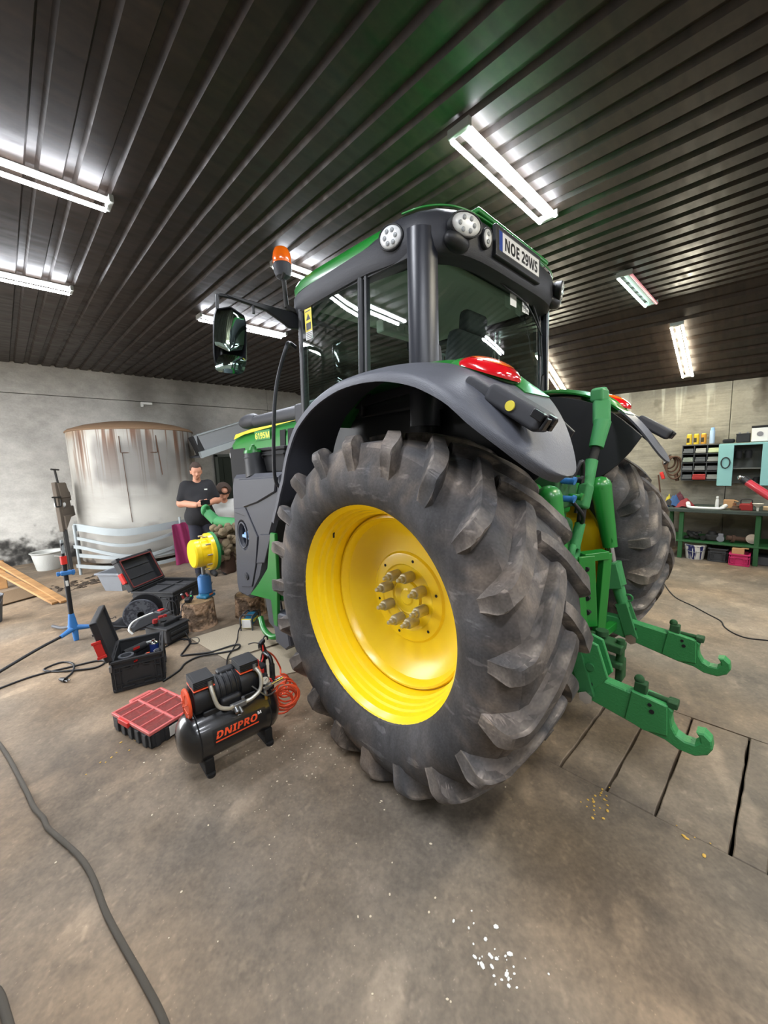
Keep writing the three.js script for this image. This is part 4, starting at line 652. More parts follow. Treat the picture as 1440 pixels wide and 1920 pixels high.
{ // far open case
  const t = thing('tool_case', 'large black tool case with lifted lid and dark red rim beside the stump', 'toolbox', -1.17, 0, -3.72, .66);
  mesh('case_tub', crate(.54, .29, .52), M.boxBlack, t);
  const l = group('lid', t, 0, .29, -.27); l.rotation.x = -.42;
  mesh('lid_shell', [box(.54, .40, .02, 0, .2, -.04, .008), box(.54, .03, .07, 0, .39, -.01, .008), box(.54, .03, .07, 0, .015, -.01, .008), box(.03, .40, .07, -.26, .2, -.01, .008), box(.03, .40, .07, .26, .2, -.01, .008), box(.42, .012, .012, 0, .14, -.025, .003), box(.42, .012, .012, 0, .27, -.025, .003)], M.boxBlack, l);
  mesh('lid_rim', [box(.50, .014, .012, 0, .372, .027, .003), box(.50, .014, .012, 0, .03, .027, .003), box(.014, .35, .012, -.243, .2, .027, .003), box(.014, .35, .012, .243, .2, .027, .003)], std(0x6b2b28, .6), l);
  mesh('lid_latch', [box(.03, .13, .05, -.287, .17, -.01, .008)], M.red, l); mesh('lid_corner', [box(.06, .05, .08, -.25, .39, -.01, .01), box(.06, .05, .08, .25, .39, -.01, .01)], M.black, l);
  mesh('tray', [box(.48, .04, .44, 0, .24, 0, .01), box(.44, .03, .012, 0, .265, .03, .003), box(.012, .03, .4, .06, .265, 0, .003)], std(0x3a3b3d, .6), t);
}
{ // third case with white-edged lid
  const t = thing('machine_case', 'black case with a white edged lid holding a machine with red caps', 'case', -1.53, 0, -2.74, .45);
  mesh('case_body', [box(.26, .15, .30, .06, .085, .02, .025, 2), box(.27, .02, .31, .06, .16, .02, .008), box(.03, .05, .22, .2, .10, .02, .01), box(.2, .03, .012, .06, .06, .178, .004), box(.2, .03, .012, .06, .11, .178, .004)], M.boxBlack, t);
  mesh('case_lid', (() => { const g = ext([[-.17, 0], [.15, 0], [.15, .06], [.1, .10], [-.08, .10], [-.17, .05]], .04, .012); g.rotateX(-.5).translate(-.02, .15, -.13); return g; })(), std(0x35373a, .7, 0, bump(10, .002)), t);
  mesh('lid_edge', tube([[-.20, .15, -.11], [-.205, .19, -.15], [-.14, .235, -.175], [-.02, .245, -.18], [.08, .242, -.178]], .009, 24, 7), M.white, t);
  mesh('machine_part', [box(.18, .06, .16, .06, .18, .02, .015, 2), rod([.0, .2, .04], [.0, .23, .05], .03), bar([.1, .2, .08], [.17, .2, .1], .04, .03, .01)], M.blackMatt, t);
  mesh('red_cap', [rod([-.03, .2, -.02], [-.03, .235, -.02], .026, .022)], M.redDark, t); mesh('red_cap', [rod([.04, .2, -.03], [.04, .24, -.03], .026, .022)], M.redDark, t); mesh('red_cap', [rod([.10, .2, -.04], [.10, .23, -.04], .02, .016)], M.redDark, t);
}
{
  const t = thing('battery_charger', 'dark grey charger with red button between the cable reel and the stump', 'charger', -1.425, 0, -3.07, .5);
  mesh('charger_body', [box(.15, .17, .13, 0, .09, 0, .03, 3), box(.11, .05, .10, 0, .18, -.01, .02, 2), box(.1, .02, .006, 0, .08, .082, .003)], M.greyDark, t);
  mesh('charger_button', box(.06, .016, .04, -.01, .21, .0, .006), M.red, t); mesh('charger_lead', tube([[.06, .2, .0], [.1, .26, .0], [.13, .23, .06], [.13, .0, .1]], .006, 20, 6), M.black, t);
}
{ // cable reel standing on its flanges
  const t = thing('cable_reel', 'empty black plastic cable reel standing on its rims by the far case', 'reel', -1.545, .168, -3.30, 0);
  const ax = g => g.rotateX(Math.PI / 2).rotateY(-.42);
  const fl = y => lathe([[.035, y], [.06, y], [.07, y - .02], [.16, y - .012], [.168, y], [.168, y + .012], [.16, y + .016], [.07, y + .012], [.035, y + .012]], 48);
  mesh('reel_flange', ax(fl(.10)), std(0x5b6068, .55, 0, { map: tex(128, 128, (u, v) => { const k = fbm(u * 40, v * 40, 3, 40, 40); return k > .5 ? [.95, .95, .95] : [.55, .56, .6]; }) }), t, 'speckled grey flange');
  mesh('reel_flange', ax(fl(-.11)), M.black, t); mesh('reel_core', ax(lathe([[.075, -.1], [.08, -.1], [.08, .1], [.03, .1], [.03, -.1]], 32)), M.black, t);
}
{
  const g = grid(26, 14, (u, v) => { const a = (u - .5) * .34, b = (v - .5) * .2, e = (1 - Math.abs(2 * u - 1) ** 3) * (1 - Math.abs(2 * v - 1) ** 2.2); return [a, .004 + e * (.05 + .045 * fbm(u * 6 + 3, v * 5, 3) + .02 * Math.sin(u * 9)), b]; });
  const t = thing('tool_bag', 'limp black cloth bag with a loose drawstring on the floor', 'bag', -1.79, 0, -3.52, .35); mesh('bag_cloth', uvm(g), M.blackCloth, t);
  mesh('drawstring', tube([[-.06, .09, 0], [-.08, .13, .02], [-.05, .15, .01], [-.02, .11, 0], [.02, .12, .01], [.03, .10, .0]], .004, 30, 6), M.black, t);
}
single('grey_tub', 'grey rectangular plastic tub behind the far tool case', 'tub', (() => { const w0 = .20, w1 = .26, d0 = .14, d1 = .19, h = .27, T = .012; const ring = (w, d, y) => [[-w, y, -d], [w, y, -d], [w, y, d], [-w, y, d], [-w, y, -d]]; const R = [ring(w0, d0, 0), ring(w1, d1, h), ring(w1 + .02, d1 + .02, h), ring(w1 + .02, d1 + .02, h - .02), ring(w1 + .015, d1 + .015, h + .004), ring(w1 - T, d1 - T, h), ring(w0 - T, d0 - T, T), [[0, T, 0], [0, T, 0], [0, T, 0], [0, T, 0], [0, T, 0]]]; return toCreasedNormals(grid(4, R.length - 1, (u, v) => R[Math.round(v * (R.length - 1))][Math.round(u * 4)]), .4).rotateY(.62).translate(-1.36, 0, -5.22); })(), std(0x777b80, .7, 0, bump(6, .002)));
{ // small parts organiser with clear red lid
  const t = thing('parts_organizer', 'low black organizer box with a clear red compartment lid on the floor', 'organizer', -1.915, 0, -1.375, .27);
  mesh('organizer_base', [box(.32, .012, .44, 0, .008, 0, .004), box(.32, .085, .012, 0, .045, .214, .004), box(.32, .085, .012, 0, .045, -.214, .004), box(.012, .085, .44, .154, .045, 0, .004), box(.012, .085, .44, -.154, .045, 0, .004), ...[-.12, -.06, .06, .12].map(x => box(.03, .08, .014, x, .042, .222, .004)), ...[-.16, -.08, 0, .08, .16].map(z => box(.014, .08, .04, -.163, .042, z, .004))], M.boxBlack, t);
  const bins = []; for (let i = -1; i <= 1; i++) for (let j = -2; j <= 1; j++) bins.push([i * .1, .05 + j * .105, .094, .099]);
  for (const [x, z, w, d] of bins) { const b = rnd() < .5; mesh('bin', [box(w, .006, d, x, .018, z, .002), box(w, .055, .004, x, .045, z + d / 2 - .002, .001), box(w, .055, .004, x, .045, z - d / 2 + .002, .001), box(.004, .055, d, x + w / 2 - .002, .045, z, .001), box(.004, .055, d, x - w / 2 + .002, .045, z, .001)], std(b ? 0xa34440 : 0x5f2a28, .6), t); }
  mesh('bin_content', bins.flatMap(([x, z]) => Array.from({ length: 4 }, () => box(rr(.015, .04), .012, rr(.01, .02), x + rr(-.03, .03), .03 + rr(0, .02), z + rr(-.03, .03), 0).rotateY(0))), M.steel, t).userData.kind = 'stuff';
  const l = group('lid', t, 0, .092, 0);
  mesh('lid_pane', box(.315, .004, .43, 0, .008, 0, .001), M.redClear, l);
  mesh('lid_frame', [box(.33, .02, .016, 0, .006, .214, .004), box(.33, .02, .016, 0, .006, -.214, .004), box(.016, .02, .44, .157, .006, 0, .004), box(.016, .02, .44, -.157, .006, 0, .004), box(.014, .016, .42, .0, .010, 0, .003), ...[-.12, -.01, .1].map(z => box(.31, .014, .010, 0, .010, z, .003))], std(0xcf6a66, .3), l);
  mesh('latch', [box(.02, .035, .12, -.168, 0, -.06, .005)], M.red, l); mesh('latch', [box(.10, .035, .02, .08, 0, .222, .005)], M.red, l);
  mesh('lid_handle', [box(.14, .016, .03, .04, .0, -.26, .005), box(.016, .016, .05, -.03, 0, -.235, .004), box(.016, .016, .05, .11, 0, -.235, .004)], std(0xcf6a66, .3), l);
  mesh('paper_label', box(.06, .065, .002, -.02, .05, .231, 0), M.white, t);
}
{ // air compressor
  const t = thing('air_compressor', 'black portable air compressor with orange trim and braided hoses in front of the wheel', 'compressor', -1.66, 0, -.74, -.05);
  mesh('tank', latheX([[0, -.30], [.05, -.296], [.09, -.282], [.12, -.258], [.135, -.235], [.139, -.21], [.139, .18], [.135, .205], [.12, .228], [.09, .252], [0, .27]], 48, .6).translate(0, .205, 0), new THREE.MeshPhysicalMaterial({ color: 0x121214, roughness: .3, clearcoat: .8, clearcoatRoughness: .1 }), t);
  mesh('tank_seam', [latheX([[.139, -.214], [.1425, -.21], [.139, -.206]], 48), latheX([[.139, .176], [.1425, .18], [.139, .184]], 48)].map(g => g.translate(0, .205, 0)), M.black, t);
  for (const x of [-.17, .17]) mesh('foot', [box(.05, .10, .16, x, .05, .02, .01), lathe([[0, 0], [.022, 0], [.024, .02], [0, .02]], 14).translate(x, 0, .10), lathe([[0, 0], [.022, 0], [.024, .02], [0, .02]], 14).translate(x, 0, -.08)], M.blackMatt, t);
  const lg = canvasTex(1024, 360, (c, w, h) => {
    c.fillStyle = '#141416'; c.fillRect(0, 0, w, h); c.fillStyle = '#f0552a'; c.strokeStyle = '#f0552a'; c.lineWidth = 6; c.font = 'italic bold 210px sans-serif'; c.textBaseline = 'alphabetic'; c.fillText('DNIPRO', 30, 220, 800); c.strokeText('DNIPRO', 30, 220, 800);
    c.fillStyle = '#141416'; for (const [x, y] of [[50, 150], [300, 110], [520, 165], [690, 120]]) { c.save(); c.translate(x, y); c.rotate(-.5); c.fillRect(0, 0, 70, 9); c.restore(); }
    c.fillStyle = '#f4f4f4'; c.font = 'bold 96px sans-serif'; c.fillText('M', 850, 110); c.fillStyle = '#f0552a'; c.fillRect(36, 266, 820, 34);
  });
  mesh('logo', grid(20, 8, (u, v) => { const a = -.14 + .62 * v; return [lerp(-.15, .15, u), .205 + .1402 * Math.sin(a), .1402 * Math.cos(a)]; }), new THREE.MeshStandardMaterial({ map: lg, roughness: .35 }), t);
  mesh('motor', [latheX([[0, -.10], [.075, -.10], [.08, -.09], [.08, .09], [.075, .10], [0, .10]], 32).translate(-.02, .41, -.02), box(.3, .04, .16, -.02, .335, -.01, .01), ...[-.08, -.05, -.02, .01, .04].map(x => latheX([[.08, x], [.086, x + .004], [.086, x + .008], [.08, x + .012]], 32).translate(-.02, .41, -.02)), box(.10, .06, .06, -.0, .475, -.05, .015, 2), box(.12, .07, .09, -.02, .36, .05, .02, 2)], M.black, t);
  for (const x of [-.15, .10]) {
    mesh('cylinder_head', [latheX([[0, -.055], [.082, -.055], [.086, -.045], [.086, .045], [.082, .055], [0, .055]], 32).translate(x, .41, -.01), box(.105, .05, .13, x, .515, -.0, .014, 2), ...[-2, -1, 0, 1, 2].map(i => box(.11, .006, .136, x, .518 + i * .009, 0, .002))], M.black, t);
    mesh('head_trim', [box(.112, .007, .138, x, .487, 0, .003)], M.orange, t);
    mesh('braided_hose', tube(x < 0 ? [[x + .03, .50, .07], [x + .03, .46, .10], [x + .045, .39, .125], [x + .09, .36, .135], [x + .12, .355, .13]] : [[x + .03, .50, .07], [x + .045, .46, .11], [x + .03, .39, .13], [x - .02, .36, .135], [x - .06, .352, .13]], .011, 30, 9), std(0xb9b7ac, .4, .5), t);
    mesh('hose_fitting', [rod([x + .03, .52, .068], [x + .03, .485, .072], .014, .014, 6)], M.steel, t);
  }
  mesh('manifold', [box(.09, .03, .03, .0, .35, .125, .006), rod([-.02, .35, .13], [-.02, .33, .16], .012, .012, 6), rod([.03, .35, .12], [.03, .38, .12], .012, .01, 6), rod([.0, .345, .14], [.005, .32, .165], .009, .009, 8)], M.steel, t);
  mesh('fan_cover', [latheX([[0, -.012], [.05, -.012], [.078, -.006], [.082, .004], [.078, .01]], 36).translate(-.23, .40, -.01), ...[0, 1, 2, 3, 4, 5, 6, 7].map(i => { const a = i / 8 * 6.28; return rod([-.243, .40 + .02 * Math.sin(a), -.01 + .02 * Math.cos(a)], [-.239, .40 + .07 * Math.sin(a + .4), -.01 + .07 * Math.cos(a + .4)], .004, .004, 6); })], M.orange, t);
  mesh('fan_trim', [torus(.087, .006, 36, 6).rotateY(Math.PI / 2).translate(.165, .41, -.01)], M.orange, t);
  mesh('pressure_switch', [box(.08, .09, .08, .20, .40, -.05, .012, 2), box(.06, .06, .06, .2, .37, -.01, .01)], M.blackMatt, t);
  mesh('switch_knob', [box(.03, .035, .03, .19, .46, -.05, .008, 2), box(.035, .03, .006, .20, .41, -.008, .004)], M.red, t);
  const ga = group('pressure_gauge', t); mesh('gauge_body', [rod([.165, .42, .08], [.165, .42, .115], .026, .026, 22), rod([.165, .33, .09], [.165, .40, .09], .010)], M.black, ga); mesh('gauge_dial', rod([.165, .42, .115], [.165, .42, .118], .022, .022, 22), M.white, ga); mesh('gauge_pointer', bar([.165, .42, .1185], [.178, .432, .1185], .003, .001, 0), M.black, ga);
  ga.rotation.x = 0;
  mesh('regulator', [rod([.16, .36, .09], [.21, .365, .09], .016), rod([.17, .355, .09], [.17, .325, .10], .012), box(.03, .03, .03, .18, .36, .09, .006)], M.steel, t);
  mesh('safety_valve', [rod([.17, .325, .10], [.17, .295, .105], .009, .011, 8)], M.brass, t); mesh('valve_knob', [box(.04, .02, .02, .235, .385, .07, .006), rod([.22, .36, .08], [.235, .39, .07], .006)], M.red, t);
  mesh('outlet_coupling', [rod([.21, .365, .09], [.29, .375, .09], .011, .011, 8)], M.chrome, t);
  mesh('carry_handle', tube([[.23, .32, .06], [.235, .42, .07], [.24, .50, .05], [.24, .515, .0], [.24, .50, -.05], [.235, .42, -.07], [.23, .32, -.06]], .013, 50, 9), M.blackGloss, t);
  for (const q of [1, -1]) mesh('handle_grip', rod([.235, .38, q * .068], [.24, .47, q * .062], .017, .017, 12), M.blackMatt, t);
  mesh('check_pipe', tube([[.10, .40, .085], [.16, .33, .11], [.2, .31, .10], [.24, .31, .085]], .005, 20, 6), M.steel, t);
}
{ // spiral hose: two limp bunches of coils at the tank end
  const pts = [[-1.375, .36, -.64], [-1.35, .365, -.63]], A = V(.46, 0, -.89).normalize(), S = V(.89, 0, .46).normalize();
  const bunch = (c, n, turns, pitch, r, drop) => { for (let i = 0; i <= n; i++) { const k = i / n, a = k * turns * 2 * Math.PI + 1.4, rad = r * (1 + .10 * Math.sin(k * 23)); const p = c.clone().addScaledVector(A, pitch * turns * k).addScaledVector(S, rad * Math.cos(a) + .02 * Math.sin(k * 5)); pts.push([p.x, Math.max(.02, c.y - drop * k + rad * Math.sin(a)), p.z]); } };
  bunch(V(-1.36, .25, -.66), 120, 6, .016, .07, .12); bunch(V(-1.29, .13, -.80), 90, 5, .020, .065, -.06);
  pts.push([-1.24, .28, -.92], [-1.30, .40, -.88], [-1.38, .49, -.82]);
  single('spiral_hose', 'coiled bright orange air hose hanging at the compressor end', 'hose', tube(pts, .0058, 900, 6), M.orange);
}
{ // blow gun hooked over the handle
  const t = thing('air_gun', 'black air blow gun with red trigger hooked on the compressor handle', 'air gun', -1.415, .52, -.79, .5);
  mesh('gun_body', [bar([-.01, .05, 0], [.035, -.075, .0], .024, .03, .008), bar([-.03, .045, 0], [.02, .055, 0], .026, .026, .008), tube([[.0, .055, 0], [.03, .075, .0], [.055, .06, 0], [.06, .04, 0]], .005, 14, 6), tube([[-.03, .05, 0], [-.05, .06, .01], [-.055, .035, .015]], .005, 12, 6)], M.black, t);
  mesh('gun_trigger', tube([[-.012, .04, .01], [-.016, .0, .015], [-.025, -.04, .015], [-.04, -.06, .012]], .005, 14, 6), M.red, t); mesh('gun_nozzle', tube([[-.02, .05, 0], [-.08, .085, 0], [-.13, .1, 0]], .0035, 10, 6), M.steel, t);
}
// cardboard sheets under the tractor
M.card = std(0xa89c86, .9, 0, bump(4, .002));
{
  const sheet = (name, label, pts) => { const g = ext(pts.map(p => [p[0], -p[1]]), .006, .0015).rotateX(-Math.PI / 2).translate(0, .002, 0); const p = g.attributes.position; for (let i = 0; i < p.count; i++) p.setY(i, p.getY(i) + .006 * sm(.5, .9, vn(p.getX(i) * 6, p.getZ(i) * 6))); return single(name, label, 'cardboard', g, M.card, 'cardboard sheets under the tractor'); };
  sheet('cardboard_sheet', 'pale cardboard sheet lying beside the stump, the farther of two', [[-1.32, -2.56], [-.86, -2.54], [-.55, -1.95], [-.62, -1.76], [-1.255, -1.86]]);
  sheet('cardboard_sheet', 'pale cardboard sheet nearest to the rear wheel and compressor', [[-1.245, -1.82], [-.62, -1.72], [-.45, -1.2], [-.80, -1.15], [-1.13, -1.30]]);
}
{ // blue work light lying on the sheet
  const t = thing('work_light', 'blue portable work light with metal frame by the rear wheel', 'work light', -.79, .01, -2.36, .75);
  mesh('light_body', [box(.2, .085, .09, .02, .07, 0, .02, 2), box(.10, .03, .095, .05, .11, 0, .008)], M.blueTool, t);
  mesh('light_panel', [box(.012, .10, .11, -.09, .07, 0, .004), box(.06, .03, .012, 0, .075, .048, .003), box(.04, .03, .012, .07, .075, .048, .003)], [0].map(() => M.yellowLens)[0], t); mesh('light_glass', box(.006, .085, .095, -.098, .07, 0, .002), M.whiteLens, t);
  mesh('light_frame', [tube([[-.10, .0, .06], [-.10, .12, .06], [-.04, .14, .06], [.12, .13, .06], [.13, .03, .06]], .007, 30, 7), tube([[-.10, .0, -.06], [-.10, .12, -.06], [-.04, .14, -.06], [.12, .13, -.06], [.13, .03, -.06]], .007, 30, 7), rod([-.04, .14, -.06], [-.04, .14, .06], .008)], M.greyDark, t);
  mesh('light_knob', rod([.13, .07, -.01], [.17, .07, -.01], .05, .045, 18), M.blackMatt, t);
}
// stand with blue clamps
{
  const t = thing('tripod_stand', 'black pole stand with blue tripod foot and red band', 'stand', -2.12, 0, -3.48);
  mesh('pole', [rod([-.01, .14, 0], [-.005, .86, 0], .022, .02, 16), rod([-.005, .86, 0], [.0, 1.0, 0], .014, .014, 12)], M.black, t);
  mesh('pole_tip', rod([0, .90, 0], [.0, 1.03, 0], .017, .012, 12), M.galv, t);
  mesh('red_band', rod([-.005, .79, 0], [-.005, .87, 0], .027, .027, 16), M.red, t); mesh('lever', [bar([-.01, .87, .0], [-.07, .885, .0], .012, .008, .003)], M.white, t);
  mesh('blue_clamp', [box(.09, .045, .06, 0, .70, 0, .012, 2), rod([-.06, .70, 0], [.07, .70, 0], .016), bar([-.075, .70, 0], [-.05, .70, 0], .03, .04, .006), bar([.05, .67, 0], [.06, .72, 0], .03, .025, .006)], M.blue, t);
  mesh('white_sticker', [grid(6, 2, (u, v) => { const a = 1.2 + u * 1.2; return [-.010 - .0225 * Math.cos(a), .57 + v * .055, .0225 * Math.sin(a)]; })], new THREE.MeshStandardMaterial({ color: 0xd8d8d2, side: THREE.DoubleSide }), t);
  mesh('blue_hub', [rod([-.01, .12, 0], [-.01, .28, 0], .045, .024, 16), rod([0, .13, 0], [-.12, .10, .10], .03, .018), rod([0, .13, 0], [.14, .11, .05], .03, .018), rod([0, .13, 0], [-.03, .11, -.14], .03, .018), rod([-.0, .0, .02], [-.0, .14, 0], .022, .03)], M.blue, t);
  mesh('leg', tube([[-.10, .10, .08], [-.3, .075, .20], [-.60, .02, .40]], .014, 16, 8), M.black, t); mesh('leg', tube([[.12, .11, .045], [.25, .08, .085], [.45, .02, .15]], .014, 16, 8), M.black, t); mesh('leg', tube([[-.03, .11, -.12], [-.08, .05, -.35], [-.14, .025, -.58]], .016, 16, 8), M.greyDark, t);
}
// planks and a board at the left
{
  M.plank = std(0xb98f5f, .8, 0, { map: tex(256, 64, (u, v) => { const k = .85 + .3 * (fbm(u * 3, v * 14, 4, 3, 14) - .5); return [k, k * .97, k * .92]; }) });
  const pl = (label, p, q, w) => single('plank', label, 'plank', uvm(bar(p, q, w, .03, .003, [0, 1, 0]), 1.2), M.plank, 'planks propped at the left');
  pl('pale sawn plank propped at the left, the right one of the pair', [-2.075, .022, -5.03], [-2.82, .55, -6.92], .085);
  pl('pale sawn plank propped at the left, the left one of the pair', [-2.165, .022, -5.06], [-2.90, .50, -6.80], .075);
  single('plywood_board', 'dirty brown board lying under the planks', 'board', box(.9, .012, .7, 0, 0, 0, .003).rotateY(.4).translate(-2.75, .02, -5.9), M.rustBoard || (M.rustBoard = std(0x6b563c, .9, 0, bump(3, .003))));
  single('saw_horse', 'low wooden block propping up the planks', 'block', [box(.6, .42, .16, -2.9, .21, -6.72, .006)], M.plank);
}
{ const t = thing('dark_bucket', 'dark plastic bucket cut off by the left edge of the photo', 'bucket', -2.78, 0, -4.86); mesh('bucket_wall', lathe([[0, .0], [.12, 0], [.16, .3], [.172, .31], [.165, .315], [.15, .3], [.112, .012], [0, .012]], 32), M.greyDark, t); mesh('bucket_handle', tube([[.16, .29, 0], [.1, .22, .13], [-.1, .22, .13], [-.16, .29, 0]], .005, 20, 6), M.steel, t); }
single('wash_tub', 'old white enamel tub on the floor by the mouldy wall', 'tub', lathe([[0, .01], [.17, 0], [.18, .02], [.225, .29], [.25, .315], [.248, .325], [.218, .31], [.17, .03], [0, .025]], 44).translate(-2.05, 0, -7.68), std(0xb7b8b2, .5, 0, bump(3, .002)));
// ---------- barrel tank, rails, cloth, press, chute ----------
{
  const t = thing('storage_tank', 'big rust-streaked grey steel tank with domed brown lid by the wall', 'tank', -.56, 0, -7.40);
  const map = tex(1024, 512, (u, v) => { const x = u * 6.4, y = v * 2.4, n = fbm(x * 1.2, y * 1.5, 4), d = fbm(x * 11, y * .55, 4); let c = [.62, .61, .58].map(k => k * (.84 + .36 * n)); const rust = sm(.50, .66, d) * sm(1.25, 2.3, y) * .75; c = mixc(c, [.36, .22, .14], rust); c = mixc(c, [.62, .49, .36], sm(.58, .72, fbm(x * .9 + 7, y * 1.1, 4)) * .55); c = mixc(c, [.3, .2, .14], sm(.55, .7, fbm(x * 26, y * .4, 3)) * sm(1.0, 2.2, y) * .5); c = mixc(c, [.32, .31, .30], sm(.5, .7, fbm(x * 1.6 + 3, y * 1.2 + 8, 3)) * .5); return mixc(c, [.2, .18, .16], sm(.62, .75, fbm(x * 2.5, y * 3 + 20, 4)) * sm(.9, .2, y) * .7); });
  mesh('tank_shell', grid(72, 12, (u, v) => { const a = Math.PI + u * 6.2832; return [-1.03 * Math.sin(a), .1 + v * 2.3, 1.03 * Math.cos(a)]; }), std(0xffffff, .6, .15, { map, bumpMap: rep(wallBump, 2), bumpScale: .008, side: THREE.DoubleSide }), t);
  mesh('tank_lid', lathe([[1.03, 2.40], [1.045, 2.405], [1.045, 2.42], [1.0, 2.46], [.8, 2.53], [.5, 2.59], [.2, 2.615], [0, 2.62]], 64, .8), std(0x8a6f55, .75, .1, bump(3, .004)), t);
  mesh('tank_hatch', [tube([[-.42, 2.28, .96], [-.42, 2.0, .96], [.12, 2.0, 1.04], [.12, 2.28, 1.04]], .008, 40, 5, false, .01), rod([.12, 2.3, 1.035], [.16, 1.6, 1.035], .007), rod([-.4, 2.0, .965], [-.38, .8, .97], .005)], M.rust, t);
  mesh('tank_foot', [0, 1, 2, 3].map(i => box(.14, .12, .14, .8 * Math.cos(i * 1.57 + .8), .06, .8 * Math.sin(i * 1.57 + .8), .01)), M.rust, t);
}
{
  const t = thing('cattle_rail', 'curved grey metal rail pen around the foot of the tank', 'railing', -.6, 0, -7.25);
  const rail = (R, y0, y1, y2, h, a0, a1, th = .02) => { const n = 30; return shell(n, 1, (u, v) => { const a = lerp(a0, a1, u); const y = u < .5 ? lerp(y0, y1, sm(0, .5, u)) : lerp(y1, y2, sm(.5, 1, u)); return [R * Math.sin(a), y + (v - .5) * h, R * Math.cos(a)]; }, th); };
  for (const a of [[1.25, .80, .68, .72, .12, -1.12, .32], [1.27, .62, .46, .60, .05, -1.12, .36], [1.29, .48, .26, .44, .055, -1.12, .62], [1.27, .33, .24, .27, .06, -1.1, .65], [1.29, .15, .09, .14, .06, -1.12, .62]]) mesh('rail', rail(...a), M.galv, t);
  for (const a of [-1.08, .24]) mesh('post', [rod([1.27 * Math.sin(a), 0, 1.27 * Math.cos(a)], [1.27 * Math.sin(a), .84, 1.27 * Math.cos(a)], .022)], M.galv, t);
}
single('purple_cloth', 'dark magenta cloth hung over the end of the metal rails', 'cloth', shell(20, 12, (u, v) => [lerp(-.46, -.08, u) + .05 * (1 - v) * Math.sin(u * 3), .006 + v * .735 - .05 * Math.abs(u - .5) * v, -5.93 + .03 * Math.sin(u * 17 + v * 2) + .0 * u - .03 * v], .006), std(0x7d1f4b, .85));
{
  const t = thing('screw_press', 'old rusty iron press with a T handle left of the tank', 'press', -1.80, 0, -7.08, .95); M.press = std(0x655b50, .8, .1, bump(6, .003));
  mesh('frame', [bar([-.05, .72, 0], [-.08, 1.55, 0], .06, .12, .01), bar([.14, 1.1, 0], [.10, 1.52, 0], .05, .12, .01), ext([[-.10, 1.54], [.10, 1.54], [.20, 1.28], [-.06, 1.28]], .10, .01).translate(0, 0, -.05), bar([-.08, 1.27, 0], [.22, 1.30, 0], .06, .16, .01), bar([-.06, 1.0, 0], [.26, 1.04, 0], .07, .18, .01), ext([[-.06, .74], [.14, .98], [-.06, .98]], .12, .01).translate(0, 0, -.06)], M.press, t);
  mesh('screw', [rod([-.06, 1.5, .03], [-.10, 1.76, .03], .016), rod([-.18, 1.765, .03], [.0, 1.755, .03], .014)], M.iron, t);
  mesh('crank', tube([[-.08, 1.30, .05], [-.3, 1.31, .06], [-.25, 1.31, .06], [-.24, 1.15, .06], [-.12, 1.15, .06], [-.11, 1.26, .06]], .013, 30, 7, false, .05), M.iron, t);
  mesh('drum', [rod([.0, 1.17, -.05], [.18, 1.17, -.05], .07, .07, 18)], M.whiteLens, t); mesh('leg', [bar([.03, 0, -.03], [.02, .8, -.02], .05, .05)], M.iron, t); mesh('leg', [bar([-.15, 0, .1], [-.05, .75, .02], .045, .045)], M.iron, t);
}
{
  const t = thing('loading_chute', 'inclined grey sheet metal chute rising behind the tractor hood', 'chute', 0, 0, 0);
  const p = V(.22, 2.10, -6.28), q = V(2.6, 2.86, -6.5);
  mesh('trough', [bar(p, q, .04, .40, .004, [0, 1, 0])], std(0x7d8082, .6, .2, bump(2, .004)), t);
  mesh('trough_flange', [bar(p.clone().add(V(.02, -.17, .05)), q.clone().add(V(.02, -.17, .05)), .09, .12, .006), bar(p.clone().add(V(0, .2, .02)), q.clone().add(V(0, .2, .02)), .05, .03, .004)], M.galv, t);
  mesh('trough_floor', [bar(p.clone().add(V(0, -.2, -.2)), q.clone().add(V(0, -.2, -.2)), .4, .03, .004)], M.greyDark, t);
  mesh('trough_mouth', [bar(p.clone().add(V(-.02, 0, -.1)), p.clone().add(V(.08, .04, -.1)), .24, .36, .01)], M.blackMatt, t);
  mesh('trough_bracket', [box(.07, .14, .10, 1.02, 2.12, -6.36, .006)], M.galv, t);
  mesh('support_leg', [rod([1.75, 0, -6.45], [1.75, 2.45, -6.45], .04)], M.galv, t); mesh('support_leg', [rod([2.4, 0, -6.5], [2.4, 2.7, -6.5], .04)], M.galv, t);
}
{ const d = info(group('door_1'), 'dark green door in the front wall', null, null, 'structure'); mesh('door_leaf', [box(.8, 1.95, .05, 1.85, .975, Z0 + .04, .006), box(.03, 1.9, .02, 1.6, .97, Z0 + .07, .004), box(.03, 1.9, .02, 2.05, .97, Z0 + .07, .004)], std(0x1f2a20, .7), d); mesh('door_frame', [box(.07, 2.02, .09, 1.42, 1.01, Z0 + .05, .006), box(.07, 2.02, .09, 2.28, 1.01, Z0 + .05, .006), box(.93, .07, .09, 1.85, 1.99, Z0 + .05, .006)], std(0x59605a, .7), d); }
